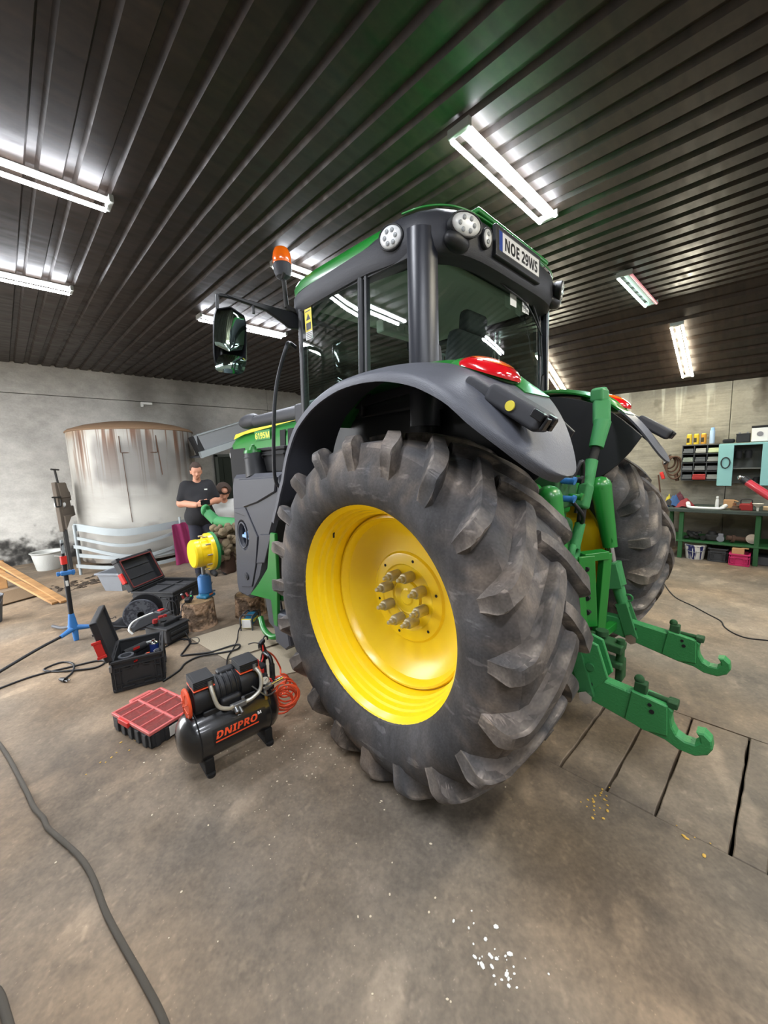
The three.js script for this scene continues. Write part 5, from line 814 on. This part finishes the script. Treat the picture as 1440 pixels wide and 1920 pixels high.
// ---------- cables and hoses ----------
single('extension_cable', 'black cable with a bare plug on the floor left of the tool box', 'cable', tube([[-2.75, .008, -2.78], [-2.48, .008, -2.84], [-2.2, .008, -2.78], [-2.06, .008, -2.74], [-2.0, .008, -2.66], [-2.08, .008, -2.60], [-2.22, .012, -2.68], [-2.34, .008, -2.80], [-2.40, .008, -2.92], [-2.28, .008, -2.96], [-2.21, .008, -2.84], [-2.23, .010, -2.66], [-2.29, .008, -2.57]], .008, 110, 7), M.black);
{ const t = thing('power_plug', 'grey and black plug at the end of the loose cable', 'plug', -2.30, .018, -2.54, .5); mesh('plug_body', [rod([.0, 0, -.04], [-.0, 0, .025], .012, .02, 12)], M.black, t); for (const s of [-1, 1]) mesh('plug_pin', rod([s * .009, 0, .025], [s * .009, 0, .06], .0045), M.steel, t); }
single('floor_cable', 'black cable winding from the tool box across the cardboard to the work light', 'cable', tube([[-1.56, .008, -2.55], [-1.40, .008, -2.62], [-1.34, .008, -2.50], [-1.44, .008, -2.34], [-1.50, .008, -2.25], [-1.44, .010, -2.20], [-1.30, .012, -2.10], [-1.12, .020, -2.06], [-1.06, .020, -2.02], [-1.12, .020, -1.95], [-1.27, .016, -2.02], [-1.40, .010, -2.10], [-1.52, .008, -2.07], [-1.60, .008, -1.98], [-1.74, .008, -1.90]], .008, 120, 7), M.black);
single('lamp_cable', 'thin dark cable from the blue work light down to the compressor', 'cable', tube([[-.87, .08, -2.36], [-.96, .05, -2.26], [-1.03, .02, -2.14], [-1.14, .02, -1.98], [-1.25, .02, -1.84], [-1.40, .01, -1.5], [-1.5, .01, -1.2], [-1.52, .05, -1.0]], .006, 60, 6), M.black);
M.ropeGrey = std(0x6d675c, .85, 0, bump(30, .002));
single('air_line', 'grey rubber line snaking along the left foreground floor', 'hose', tube([[-2.80, .011, -2.4], [-2.66, .011, -1.85], [-2.57, .011, -1.31], [-2.54, .011, -1.10], [-2.51, .011, -.98], [-2.50, .011, -.90], [-2.46, .011, -.77], [-2.41, .011, -.60], [-2.385, .011, -.45], [-2.372, .011, -.27], [-2.35, .011, -.11], [-2.32, .011, .08], [-2.30, .011, .25], [-2.29, .011, .6], [-2.4, .011, 1.4]], .0105, 160, 8), M.ropeGrey);
single('air_line', 'short loop of grey line entering at the bottom left corner', 'hose', tube([[-2.95, .012, -.6], [-2.78, .012, -.36], [-2.68, .012, -.28], [-2.645, .012, -.15], [-2.635, .012, .0], [-2.68, .012, .3]], .012, 40, 8), M.ropeGrey);
single('floor_wire', 'thin dark wire on the floor right of the lower links', 'wire', tube([[3.6, .005, .4], [2.88, .005, .66], [2.62, .005, .88], [2.45, .005, 1.02], [2.33, .005, 1.12], [2.18, .005, 1.16], [2.07, .005, 1.23], [2.02, .005, 1.32], [2.07, .005, 1.45], [2.2, .005, 1.8]], .006, 80, 6), M.blackMatt);
// chips and crumbs
function debris(name, label, mat, n, fn, s0, s1) {
  const gs = []; for (let i = 0; i < n; i++) { const [x, z] = fn(), g = new THREE.IcosahedronGeometry(1, 0); const s = rr(s0, s1); g.scale(s * rr(.7, 1.6), s * .35, s).rotateY(rr(0, 6.28)).translate(x, s * .15 + .001, z); gs.push(g); }
  return single(name, label, 'debris', gs, mat, null, 'stuff');
}
const gauss = () => (rnd() + rnd() + rnd() - 1.5) * .8;
debris('paint_chips', 'white crumbs scattered on the floor between wheel and viewer', M.white, 34, () => [-1.46 + gauss() * .11, .86 + gauss() * .17], .002, .0085);
debris('wood_chips', 'small pale chips scattered around the compressor and wheel', std(0xc9bda4, .8), 230, () => { const k = rnd(); return k < .55 ? [-1.35 + gauss() * .5, -.45 + gauss() * .5] : k < .8 ? [-1.9 + gauss() * .7, -.6 + gauss() * 1.2] : [-1.3 + gauss() * 1.2, .3 + gauss() * .8]; }, .0015, .0055);
debris('yellow_chips', 'yellow crumbs on the floor beside the pit slabs', std(0xc9a24a, .8), 40, () => { const k = rnd(); return k < .5 ? [-.60 + gauss() * .12, .93 + gauss() * .07] : k < .75 ? [-.55 + gauss() * .06, 1.27 + gauss() * .1] : [-2.2 + gauss() * .3, -1.25 + gauss() * .3]; }, .003, .008);
debris('rubbish', 'dark twigs and scraps on the floor in front of the tank', std(0x3f3428, .95), 160, () => [-1.5 + gauss() * .9, -5.95 + gauss() * .35], .008, .04);
// ---------- workbench and shelves along the right wall ----------
{
  const t = thing('workbench', 'long dark green steel workbench against the right wall', 'workbench', 0, 0, 0);
  mesh('bench_top', box(.75, .05, 2.9, 5.24, .745, 1.55, .006), std(0x3c4640, .6, .3, bump(3, .002)), t);
  mesh('lower_shelf', box(.7, .03, 2.8, 5.24, .27, 1.55, .006), M.greenDark, t);
  for (const [x, z] of [[4.92, .42], [4.92, 1.27], [5.55, .2], [5.55, 1.27], [4.92, 2.85], [5.55, 2.85]]) mesh('bench_leg', box(.055, .74, .055, x, .37, z, .005), M.greenDark, t);
}
const put1 = (n, label, cat, geo, mat, grp) => single(n, label, cat, geo, mat, grp);
{
  const t = thing('parts_cabinet', 'dark open cabinet of small bins hung on the right wall', 'cabinet', 5.56, 1.17, .54);
  mesh('cabinet_frame', [box(.25, .56, .012, 0, .28, -.23, .003), box(.25, .56, .012, 0, .28, .23, .003), box(.012, .56, .46, .12, .28, 0, .003), ...[0, 1, 2, 3, 4].map(i => box(.25, .012, .46, 0, i * .138, 0, .003)), ...[-.08, .08].map(z => box(.25, .56, .01, 0, .28, z, .002))], std(0x3c3f40, .6), t);
  const cols = [0x4a4d4e, 0x7d7f7a, 0x55585a, 0x6a6c6a, 0x4b4c4e, 0x7c8478];
  let k = 0; for (let r = 0; r < 4; r++) for (let c = 0; c < 3; c++) { if (r === 0 && c === 1) continue; mesh('parts_bin', [box(.16, .075, .125, -.04, .05 + r * .138, -.155 + c * .155, .006), box(.03, .035, .13, -.125, .035 + r * .138, -.155 + c * .155, .004)], std(r === 3 && c === 2 ? 0xb5bd94 : r === 3 && c === 1 ? 0x9a9a92 : cols[k++ % 6], .6), t); }
  mesh('parts_bin', [box(.2, .09, .16, -.06, .05, 0, .006), box(.03, .04, .165, -.165, .035, 0, .004)], M.redDark, t, 'red bin');
}
['left', 'middle', 'right'].forEach((w, i) => {
  const t = thing('yellow_can', w === 'middle' ? 'yellow can in the middle of three on the bin cabinet' : `yellow can on the bin cabinet, ${w}most of three`, 'can', 5.50, 1.74, .38 + i * .09, 0, 'yellow cans on the bin cabinet');
  mesh('can_body', rod([0, 0, 0], [0, .15, 0], .036, .036, 16), std(i < 2 ? 0xcdb02f : 0xc08a2a, .4), t); mesh('can_cap', rod([0, .15, 0], [0, .165, 0], .03, .026, 14), M.yellowLens, t); mesh('can_print', grid(6, 1, (u, v) => { const a = -1 + u * 1.2; return [-.0367 * Math.cos(a), .03 + v * .07, .0367 * Math.sin(a)]; }), new THREE.MeshStandardMaterial({ color: 0x3a3424, side: THREE.DoubleSide }), t);
});
{ const t = thing('spray_bottle', 'pale blue spray can beside the yellow cans', 'can', 5.52, 1.74, .66); mesh('can_body', rod([0, 0, 0], [0, .2, 0], .033, .033, 16), std(0xa9c0d6, .35), t); mesh('can_cap', rod([0, .2, 0], [0, .245, 0], .025, .022, 14), M.bluePale, t); }
{
  const t = thing('wall_cupboard', 'turquoise open steel cupboard hung on the right wall', 'cupboard', 5.52, 1.10, 1.03);
  mesh('cupboard_frame', [box(.3, .62, .02, 0, .31, -.26, .004), box(.02, .62, .17, -.15, .30, -.18, .004), box(.3, .03, .62, 0, .61, .05, .004), box(.3, .62, .02, 0, .31, .34, .004), box(.02, .62, .14, -.15, .31, .28, .004)], M.cyan, t);
  mesh('cupboard_back', [box(.012, .6, .5, .13, .31, .04, .002), box(.26, .015, .4, 0, .25, .05, .002)], std(0x5a5c58, .8), t);
  mesh('hanging_belt', tube(circle(0, 0, .05, 16).map(p => [-.168, .34 + p[1] * 1.6, -.18 + p[0]]), .008, 40, 6, true), M.black, t);
  for (let i = 0; i < 3; i++) mesh('dark_jar', lathe([[0, 0], [.04, 0], [.042, .1], [.03, .12], [0, .12]], 16).translate(0, [.40, .40, .0][i], -.05 + i * .11), M.blackMatt, t);
}
{ const t = thing('gauge_box', 'white square box with a round dial on top of the cupboard', 'box', 5.50, 1.735, 1.20); mesh('box_body', box(.16, .2, .18, 0, .1, 0, .01, 2), M.white, t); mesh('box_dial', rod([-.08, .11, 0], [-.085, .11, 0], .035, .035, 20), M.grey, t); mesh('box_lid', box(.17, .03, .19, 0, .215, 0, .006), M.blackMatt, t); }
{ const t = thing('battery', 'black battery box left of the white box on the cupboard', 'battery', 5.5, 1.735, 1.02); mesh('battery_case', [box(.15, .13, .15, 0, .065, 0, .01, 2), box(.155, .02, .155, 0, .12, 0, .004)], M.black, t); for (const s of [-1, 1]) mesh('terminal', rod([0, .13, s * .045], [0, .15, s * .045], .012), M.steel, t); }
put1('tool_roll', 'flat black pouch at the left end of the cupboard top', 'pouch', box(.14, .06, .14, 5.5, 1.765, .86, .025, 3), M.blackCloth);
{ // tools hanging beside the wheel
  const t = thing('jumper_cables', 'tangled brown and red cables hanging on the wall beside the far wheel', 'cables', 5.58, 0, .12);
  mesh('cable_loop', [0, 1, 2, 3].map(i => tube(circle(0, 0, .10 + i * .012, 14).map(p => [-.02 - i * .02, 1.46 + p[1] * (1 + i * .12) - i * .03, p[0] * .8 + i * .03]), .014, 40, 6, true)), M.rust, t);
  mesh('red_clamp', [bar([-.04, 1.30, -.10], [-.04, 1.18, -.06], .05, .05, .012)], M.red, t); mesh('dark_clamp', bar([-.04, 1.28, .10], [-.05, 1.15, .13], .05, .05, .012), M.rust, t); mesh('pry_bar', rod([-.03, 1.25, -.14], [-.03, .95, -.10], .012), M.rust, t); mesh('hook', [rod([.1, 1.58, 0], [-.04, 1.58, 0], .008)], M.iron, t);
}
// bench top clutter
{ const t = thing('rag_pile', 'heap of blue, red and dark rags on the left bench end', 'rags', 5.15, .77, .34); const rag = (x, z, w, h, s) => grid(14, 14, (u, v) => { const a = (u - .5) * w, b = (v - .5) * w, e = Math.max(0, 1 - ((2 * u - 1) ** 2 + (2 * v - 1) ** 2) * .8); return [x + a, e * h * (.6 + .8 * fbm(u * 5 + s, v * 5, 3)), z + b]; });
  mesh('rag', rag(0, -.06, .22, .16, 3), std(0x2c4a72, .9), t); mesh('rag', rag(-.02, .08, .24, .12, 9), std(0x7a2a2e, .9), t); mesh('rag', rag(-.05, -.12, .14, .12, 15), std(0x2c2b2a, .9), t); mesh('rag', rag(.04, -.14, .1, .18, 21), std(0xc2b03a, .9), t); mesh('rag', rag(.05, .0, .2, .19, 30), std(0x4a1f2a, .9), t); }
{ const t = thing('plastic_pipe', 'white U-shaped plastic pipe handle lying on the bench front edge', 'pipe', 4.93, .79, .69); mesh('pipe', tube([[.12, .05, -.22], [0, .01, -.2], [-.02, .0, -.15], [-.02, 0, .15], [0, .01, .2], [.12, .03, .22]], .02, 40, 9, false, .2), M.white, t); mesh('end_socket', rod([.02, .012, .19], [.12, .03, .22], .028), M.white, t); mesh('end_socket', rod([.02, .02, -.2], [.12, .05, -.22], .028), M.white, t); }
{ const t = thing('white_bottle', 'slim white bottle standing on the middle of the bench', 'bottle', 5.2, .77, .80); mesh('bottle_body', lathe([[0, 0], [.022, 0], [.024, .02], [.02, .12], [.012, .14], [0, .14]], 16), M.white, t); mesh('bottle_cap', box(.05, .03, .03, 0, .155, 0, .006), M.white, t); }
{ const t = thing('carton', 'small tan carton on the bench beside the white bottle', 'box', 5.25, .77, .93); mesh('carton_body', box(.1, .12, .12, 0, .06, 0, .004), M.tan, t); mesh('carton_flap', box(.1, .004, .06, 0, .125, .04, .001).rotateX(.3), M.tan, t); }
{ const t = thing('tool_caddy', 'dark red metal tool caddy on the bench', 'caddy', 5.05, .77, 1.13); mesh('caddy_tray', [box(.14, .09, .14, 0, .045, 0, .008), box(.13, .02, .02, 0, .1, .05, .004)], M.redDark, t); mesh('caddy_handle', tube([[0, .09, -.06], [0, .15, -.05], [0, .15, .05], [0, .09, .06]], .007, 20, 6), M.black, t); }
for (const [x, z, l, c, n] of [[5.0, 1.02, 'brown oil-stained gear part near the red caddy', 0x4a3626, 0], [5.12, 1.0, 'dull copper coloured fitting behind the gear part', 0x7a5238, 1], [5.0, 1.25, 'pale plastic funnel piece right of the red caddy', 0xc9c4b4, 2], [5.15, 1.40, 'tan wooden scrap at the right end of the bench', 0xb59a74, 3]]) put1('spare_part', l, 'spare part', n === 0 ? [lathe([[.02, 0], [.055, 0], [.06, .01], [.06, .03], [.035, .035], [.03, .06], [.02, .06], [.02, 0]], 18).translate(x, .77, z)] : n === 1 ? [rod([x - .05, .80, z], [x + .05, .80, z + .03], .028), rod([x, .80, z], [x, .86, z], .02)] : n === 2 ? [lathe([[.012, 0], [.015, .05], [.06, .1], [.062, .105], [.01, .05], [.008, 0], [.012, 0]], 18).translate(x, .77, z)] : [box(.12, .05, .2, x, .795, z, .008)], std(c, .7));
put1('iron_chain', 'dark length of chain heaped on the bench right end', 'chain', Array.from({ length: 14 }, (_, i) => torus(.018, .005, 10, 5).rotateX(i % 2 ? 1.4 : .3).rotateY(i).translate(5.0 + .05 * Math.cos(i * 1.1), .785 + .006 * (i % 3), 1.44 + .06 * Math.sin(i * 1.3))), M.iron);
// lower shelf and floor under the bench
const heap = (n, label, pieces, mat) => single(n, label, 'scrap metal', pieces, mat);
heap('scrap_shaft', 'rusty brown shaft lying across the lower bench shelf', [rod([4.98, .36, .95], [5.1, .33, 1.22], .035), rod([5.0, .35, 1.0], [5.01, .345, 1.03], .055)], M.rust);
heap('scrap_gear', 'dark gear wheel on the lower bench shelf, left end', [lathe([[.02, 0], [.09, 0], [.1, .01], [.1, .04], [.05, .05], [.04, .07], [.02, .07], [.02, 0]], 20).rotateX(.5).translate(5.05, .33, .55), ...Array.from({ length: 10 }, (_, i) => box(.03, .03, .04, 5.05 + .1 * Math.cos(i * .628), .33 + .045 * Math.sin(i * .628) + .02, .55 + .09 * Math.sin(i * .628), .004))], M.iron);
heap('scrap_housing', 'dark cast housing in the middle of the lower shelf', [box(.2, .10, .16, 5.1, .335, .78, .025, 2), rod([5.05, .38, .78], [5.05, .43, .78], .05, .045), rod([5.0, .33, .70], [4.96, .33, .68], .035)], M.iron);
heap('scrap_pump', 'small grey pump next to the housing on the lower shelf', [rod([5.0, .33, .88], [5.12, .33, .88], .045, .04), box(.04, .09, .06, 5.04, .36, .88, .008)], M.grey);
heap('scrap_lamp', 'bright round chrome lamp at the right end of the lower shelf', [lathe([[0, -.05], [.04, -.045], [.065, 0], [.068, .012], [.06, .012], [0, .0]], 24).rotateZ(Math.PI / 2).translate(5.0, .37, 1.22)], M.chrome);
{ const t = thing('paint_bucket', 'white plastic bucket with dark blue print under the bench left end', 'bucket', 4.98, 0, .60); const tx = tex(256, 64, (u, v) => { const f = fbm(u * 22, v * 5, 3, 22, 5); return v < .62 && v > .06 && f > .54 ? [.12, .14, .34] : [.78, .77, .73]; }); mesh('bucket_wall', lathe([[0, .005], [.105, 0], [.11, .01], [.128, .2], [.136, .205], [.136, .225], [.124, .225], [.10, .012], [0, .01]], 32), new THREE.MeshStandardMaterial({ map: tx, roughness: .5 }), t); mesh('bucket_handle', tube([[0, .2, -.137], [-.09, .14, -.1], [-.13, .12, 0], [-.09, .14, .1], [0, .2, .137]], .004, 24, 6), M.steel, t); }
{ const t = thing('black_crate', 'black plastic crate between the bucket and the magenta box', 'crate', 5.02, 0, .87); mesh('crate_tub', crate(.24, .2, .2, { plain: true }), M.boxBlack, t); }
{ const t = thing('magenta_box', 'magenta plastic box under the bench with cardboard inside', 'box', 4.92, 0, 1.11); mesh('box_wall', crate(.24, .17, .2, { plain: true }), M.magenta, t); }
put1('cardboard_box', 'tan cardboard box sitting in the magenta box', 'box', [box(.16, .22, .13, 4.92, .13, 1.09, .003), box(.16, .005, .08, 4.92, .245, 1.16, .001)], M.tan);
put1('dark_block', 'grey wooden block on the floor under the right bench end', 'block', [box(.3, .12, .3, 5.15, .06, 1.36, .012)], M.greyDark);
{ // red tube at the right edge
  const t = thing('red_jack_tube', 'glossy red tube with black and silver end at the right photo edge', 'tube', 0, 0, 0);
  mesh('tube_body', [rod([4.78, 1.19, 1.13], [4.55, .80, 1.62], .05, .05, 20)], new THREE.MeshPhysicalMaterial({ color: 0xb3303c, roughness: .3, clearcoat: .8 }), t);
  mesh('tube_end', [rod([4.80, 1.225, 1.09], [4.775, 1.185, 1.14], .054, .054, 20)], M.black, t); mesh('tube_joint', [ball(.032, 4.815, 1.25, 1.06), rod([4.81, 1.24, 1.03], [4.82, 1.255, 1.10], .026)], M.chrome, t);
  mesh('tube_stand', [rod([4.55, .80, 1.62], [4.5, 0, 1.70], .03), rod([4.62, .9, 1.5], [4.9, 0, 1.75], .02), box(.4, .03, .3, 4.6, .015, 1.75, .006)], M.redDark, t);
}
// ---------- people ----------
function field(bones, lo, hi, N, k = .03, inflate = 0) {                 // tapered capsules joined by a smooth minimum, meshed by marching cubes
  const mc = new MarchingCubes(N, M.skin, false, false, 90000); mc.isolation = 0;
  const s = [0, 1, 2].map(i => (hi[i] - lo[i]) / 2), c = [0, 1, 2].map(i => (hi[i] + lo[i]) / 2);
  const B = bones.map(b => { const d = [b[3] - b[0], b[4] - b[1], b[5] - b[2]]; return [...b, ...d, d[0] ** 2 + d[1] ** 2 + d[2] ** 2 || 1e-9]; });
  const h = N / 2;
  for (let z = 0; z < N; z++) for (let y = 0; y < N; y++) for (let x = 0; x < N; x++) {
    const px = c[0] + s[0] * (x - h) / h, py = c[1] + s[1] * (y - h) / h, pz = c[2] + s[2] * (z - h) / h; let acc = 0, best = 9;
    for (let i = 0; i < B.length; i++) { const b = B[i], ex = px - b[0], ey = py - b[1], ez = pz - b[2]; let t = (ex * b[8] + ey * b[9] + ez * b[10]) / b[11]; t = t < 0 ? 0 : t > 1 ? 1 : t; const qx = ex - b[8] * t, qy = ey - b[9] * t, qz = ez - b[10] * t, d = Math.sqrt(qx * qx + qy * qy + qz * qz) - (b[6] + (b[7] - b[6]) * t) - inflate; if (d < best) best = d; if (d < .2) acc += Math.exp(-d / k * 2.2); }
    mc.field[x + y * N + z * N * N] = -(acc > 0 ? Math.min(best, -Math.log(acc) * k / 2.2) : best);
  }
  mc.update();
  const n = mc.count, g = new THREE.BufferGeometry(), p = new Float32Array(n * 3), nn = new Float32Array(n * 3);
  for (let i = 0; i < n; i++) for (let a = 0; a < 3; a++) { p[i * 3 + a] = mc.positionArray[i * 3 + a] * s[a] + c[a]; nn[i * 3 + a] = mc.normalArray[i * 3 + a]; }
  g.setAttribute('position', new THREE.BufferAttribute(p, 3)); g.deleteAttribute('normal');
  const m = mergeVertices(g, 1e-5); m.computeVertexNormals(); return uvm(m.toNonIndexed());
}
function headBones(cx, cy, cz, nod) {
  const c = Math.cos(nod), s = Math.sin(nod), P = (x, y, z) => [cx + x, cy + y * c - z * s, cz + y * s + z * c], b = (a, q, r1, r2) => [...P(...a), ...P(...q), r1, r2];
  return [b([0, .03, -.02], [0, .045, .01], .088, .088), b([0, -.03, .02], [0, -.07, .045], .066, .042), b([-.03, -.02, .05], [.03, -.02, .05], .04, .04), b([0, .012, .085], [0, -.024, .102], .010, .015), b([-.035, .028, .074], [.035, .028, .074], .017, .017), b([-.022, -.058, .078], [.022, -.058, .078], .011, .011), b([-.084, .015, .0], [-.086, -.022, .004], .016, .011), b([.084, .015, .0], [.086, -.022, .004], .016, .011)];
}
function hairBones(cx, cy, cz, nod) { const c = Math.cos(nod), s = Math.sin(nod), P = (x, y, z) => [cx + x, cy + y * c - z * s, cz + y * s + z * c], b = (a, q, r1, r2) => [...P(...a), ...P(...q), r1, r2]; return [b([0, .06, -.03], [0, .068, .02], .083, .075), b([0, .0, -.05], [0, .06, -.03], .075, .085), b([-.06, .05, .0], [.06, .05, 0], .045, .045)]; }
function hand(w, dir, side, curl) {                                       // w wrist, dir unit vector to the knuckles, side unit vector towards the thumb
  const n = V(...dir).cross(V(...side)).normalize(), D = V(...dir), S = V(...side), W = V(...w), o = [];
  const at = (a, b, c) => W.clone().addScaledVector(D, a).addScaledVector(S, b).addScaledVector(n, c).toArray();
  for (const b of [-.025, -.008, .010, .026]) o.push([...at(.01, b * .7, 0), ...at(.085, b, 0), .017, .0125]);
  [[.026, .072], [.009, .08], [-.008, .074], [-.025, .058]].forEach(([b, L]) => { const q = at(.085, b, 0), m = at(.085 + L * .42, b, curl * L * .28), e = at(.085 + L * .55, b, curl * L * .75), f = at(.085 + L * .42, b, curl * L * 1.05); o.push([...q, ...m, .0098, .009], [...m, ...e, .009, .0082], [...e, ...f, .0082, .007]); });
  const t0 = at(.025, .03, 0), t1 = at(.06, .055, curl * .015), t2 = at(.09, .05, curl * .035); o.push([...t0, ...t1, .013, .0108], [...t1, ...t2, .0105, .0085]);
  return o;
}
function person(label, x, z, ry, B, o) {
  const t = thing('person', label, 'person', x, 0, z, ry);
  const body = [field(B.body, o.lo, o.hi, 110, .035), field(headBones(...o.head), [o.head[0] - .13, o.head[1] - .15, o.head[2] - .16], [o.head[0] + .13, o.head[1] + .18, o.head[2] + .16], 64, .018), ...B.hands.map(h => field(h, [0, 1, 2].map(i => Math.min(...h.map(b => Math.min(b[i], b[i + 3]))) - .03), [0, 1, 2].map(i => Math.max(...h.map(b => Math.max(b[i], b[i + 3]))) + .03), 64, .006))];
  mesh('body', body, M.skin, t);
  mesh('shirt', field(B.shirt, o.lo, o.hi, 110, .05, .014), o.shirt, t);
  mesh('trousers', field(B.trousers, o.lo, o.hi, 110, .04, .014), o.trousers, t);
  mesh('hair', field(hairBones(...o.head), [o.head[0] - .14, o.head[1] - .14, o.head[2] - .18], [o.head[0] + .14, o.head[1] + .2, o.head[2] + .14], 48, .03, o.hair || .012), M.hair, t);
  for (const f of B.shoes) mesh('shoe', field([f], [0, 1, 2].map(i => Math.min(f[i], f[i + 3]) - .08), [0, 1, 2].map(i => Math.max(f[i], f[i + 3]) + .08), 40, .02), M.blackMatt, t);
  const e = []; const c = Math.cos(o.head[3]), s = Math.sin(o.head[3]); for (const k of [-1, 1]) e.push(ball(.0095, o.head[0] + k * .031, o.head[1] + .006 * c - .078 * s, o.head[2] + .006 * s + .078 * c, 10)); for (const g of e) mesh('eye', g, M.blackGloss, t);
  return t;
}
{
  const head = [0, 1.655, .06, .22];
  const wr = [-.075, 1.165, .275], wl = [.135, 1.175, .27];
  const torso = [[-.10, .96, .0, .10, .96, .0, .15, .15], [0, 1.08, .06, 0, 1.14, .07, .195, .19], [-.09, 1.30, .02, .09, 1.30, .02, .145, .145], [-.16, 1.42, 0, .16, 1.42, 0, .085, .085]];
  const armR = [[-.20, 1.43, 0, -.30, 1.19, .02, .068, .055], [-.30, 1.19, .02, ...wr, .054, .034]], armL = [[.20, 1.43, 0, .31, 1.20, .03, .068, .055], [.31, 1.20, .03, ...wl, .054, .034]];
  const legs = [[-.10, .92, 0, -.115, .50, .02, .105, .07], [-.115, .50, .02, -.12, .09, -.01, .066, .045], [.10, .92, 0, .115, .50, .02, .105, .07], [.115, .50, .02, .12, .09, -.01, .066, .045]];
  const neck = [[0, 1.46, 0, 0, 1.58, .035, .062, .058]];
  const t = person('standing heavyset man in black T-shirt and dark trousers looking down at a phone', -.36, -4.79, -.22, {
    body: [...torso, ...armR, ...armL, ...legs, ...neck], hands: [hand(wr, [.86, .12, .49], [.1, .98, .1], -1), hand(wl, [-.66, .1, .74], [.1, .98, -.05], 1)],
    shirt: [...torso, [-.20, 1.43, 0, -.275, 1.25, .015, .072, .066], [.20, 1.43, 0, .285, 1.26, .02, .072, .066]], trousers: [[-.09, .98, 0, .09, .98, 0, .14, .14], ...legs.map((b, i) => b)],
    shoes: [[-.12, .045, -.05, -.14, .04, .14, .05, .042], [.12, .045, -.05, .14, .04, .14, .05, .042]],
  }, { lo: [-.48, -.02, -.34], hi: [.48, 1.72, .40], head, shirt: M.blackCloth, trousers: M.navy, hair: -.004 });
  t.scale.set(.84, .985, .95);
  mesh('shirt_logo', box(.05, .018, .004, .115, 1.385, .165, .001), M.white, t);
  const ph = thing('phone', 'dark phone held by the standing man', 'phone', -.36, 0, -4.79, -.22);
  ph.scale.set(.84, .985, .95); mesh('phone_body', box(.15, .075, .009, .06, 1.20, .365, .003), M.blackGloss, ph); mesh('phone_screen', box(.135, .066, .002, .06, 1.20, .359, .0005), M.greyDark, ph);
}
{
  const head = [0, 1.27, .14, .5];
  const wr = [-.06, .80, .36], wl = [.10, .78, .37];
  const torso = [[-.09, .58, 0, .09, .58, 0, .13, .13], [0, .74, .04, 0, .80, .05, .14, .14], [-.08, .94, .06, .08, .94, .06, .12, .12], [-.14, 1.06, .06, .14, 1.06, .06, .075, .075]];
  const armR = [[-.17, 1.06, .06, -.25, .82, .10, .058, .048], [-.25, .82, .10, ...wr, .046, .03]], armL = [[.17, 1.06, .06, .25, .82, .12, .058, .048], [.25, .82, .12, ...wl, .046, .03]];
  const legs = [[-.10, .56, .02, -.14, .55, .42, .09, .065], [-.14, .55, .42, -.14, .10, .38, .06, .042], [.10, .56, .02, .14, .55, .42, .09, .065], [.14, .55, .42, .14, .10, .38, .06, .042]];
  const X = .12, Z = -5.08, R = -.2;
  person('seated dark-haired man in a light grey T-shirt bent over a phone', X, Z, R, {
    body: [...torso, ...armR, ...armL, ...legs, [0, 1.08, .07, 0, 1.19, .115, .056, .052]], hands: [hand(wr, [.8, -.1, .59], [.1, .98, .1], -1), hand(wl, [-.66, .0, .75], [.1, .98, -.05], 1)],
    shirt: [...torso, [-.17, 1.06, .06, -.225, .90, .085, .062, .058], [.17, 1.06, .06, .225, .90, .09, .062, .058]], trousers: [[-.09, .6, 0, .09, .6, 0, .12, .12], ...legs],
    shoes: [[-.14, .045, .34, -.15, .04, .52, .048, .04], [.14, .045, .34, .15, .04, .52, .048, .04]],
  }, { lo: [-.42, -.02, -.30], hi: [.42, 1.26, .62], head, shirt: M.whiteCloth, trousers: M.blackCloth, hair: .016 });
  const ph = thing('phone', 'dark phone held low by the seated man', 'phone', X, 0, Z, R); mesh('phone_body', box(.14, .07, .009, .05, .81, .455, .003), M.blackGloss, ph); mesh('phone_screen', box(.125, .06, .002, .05, .81, .4495, .0005), M.greyDark, ph);
  const st = thing('stool', 'dark box stool under the seated man', 'stool', X, 0, Z, R); mesh('stool_seat', box(.44, .05, .38, 0, .415, -.02, .012, 2), M.blackMatt, st); for (const [a, b] of [[-1, -1], [1, -1], [-1, 1], [1, 1]]) mesh('leg', box(.05, .39, .05, a * .18, .195, -.02 + b * .15, .006), M.rust, st);
}
renderer.render(scene, camera);
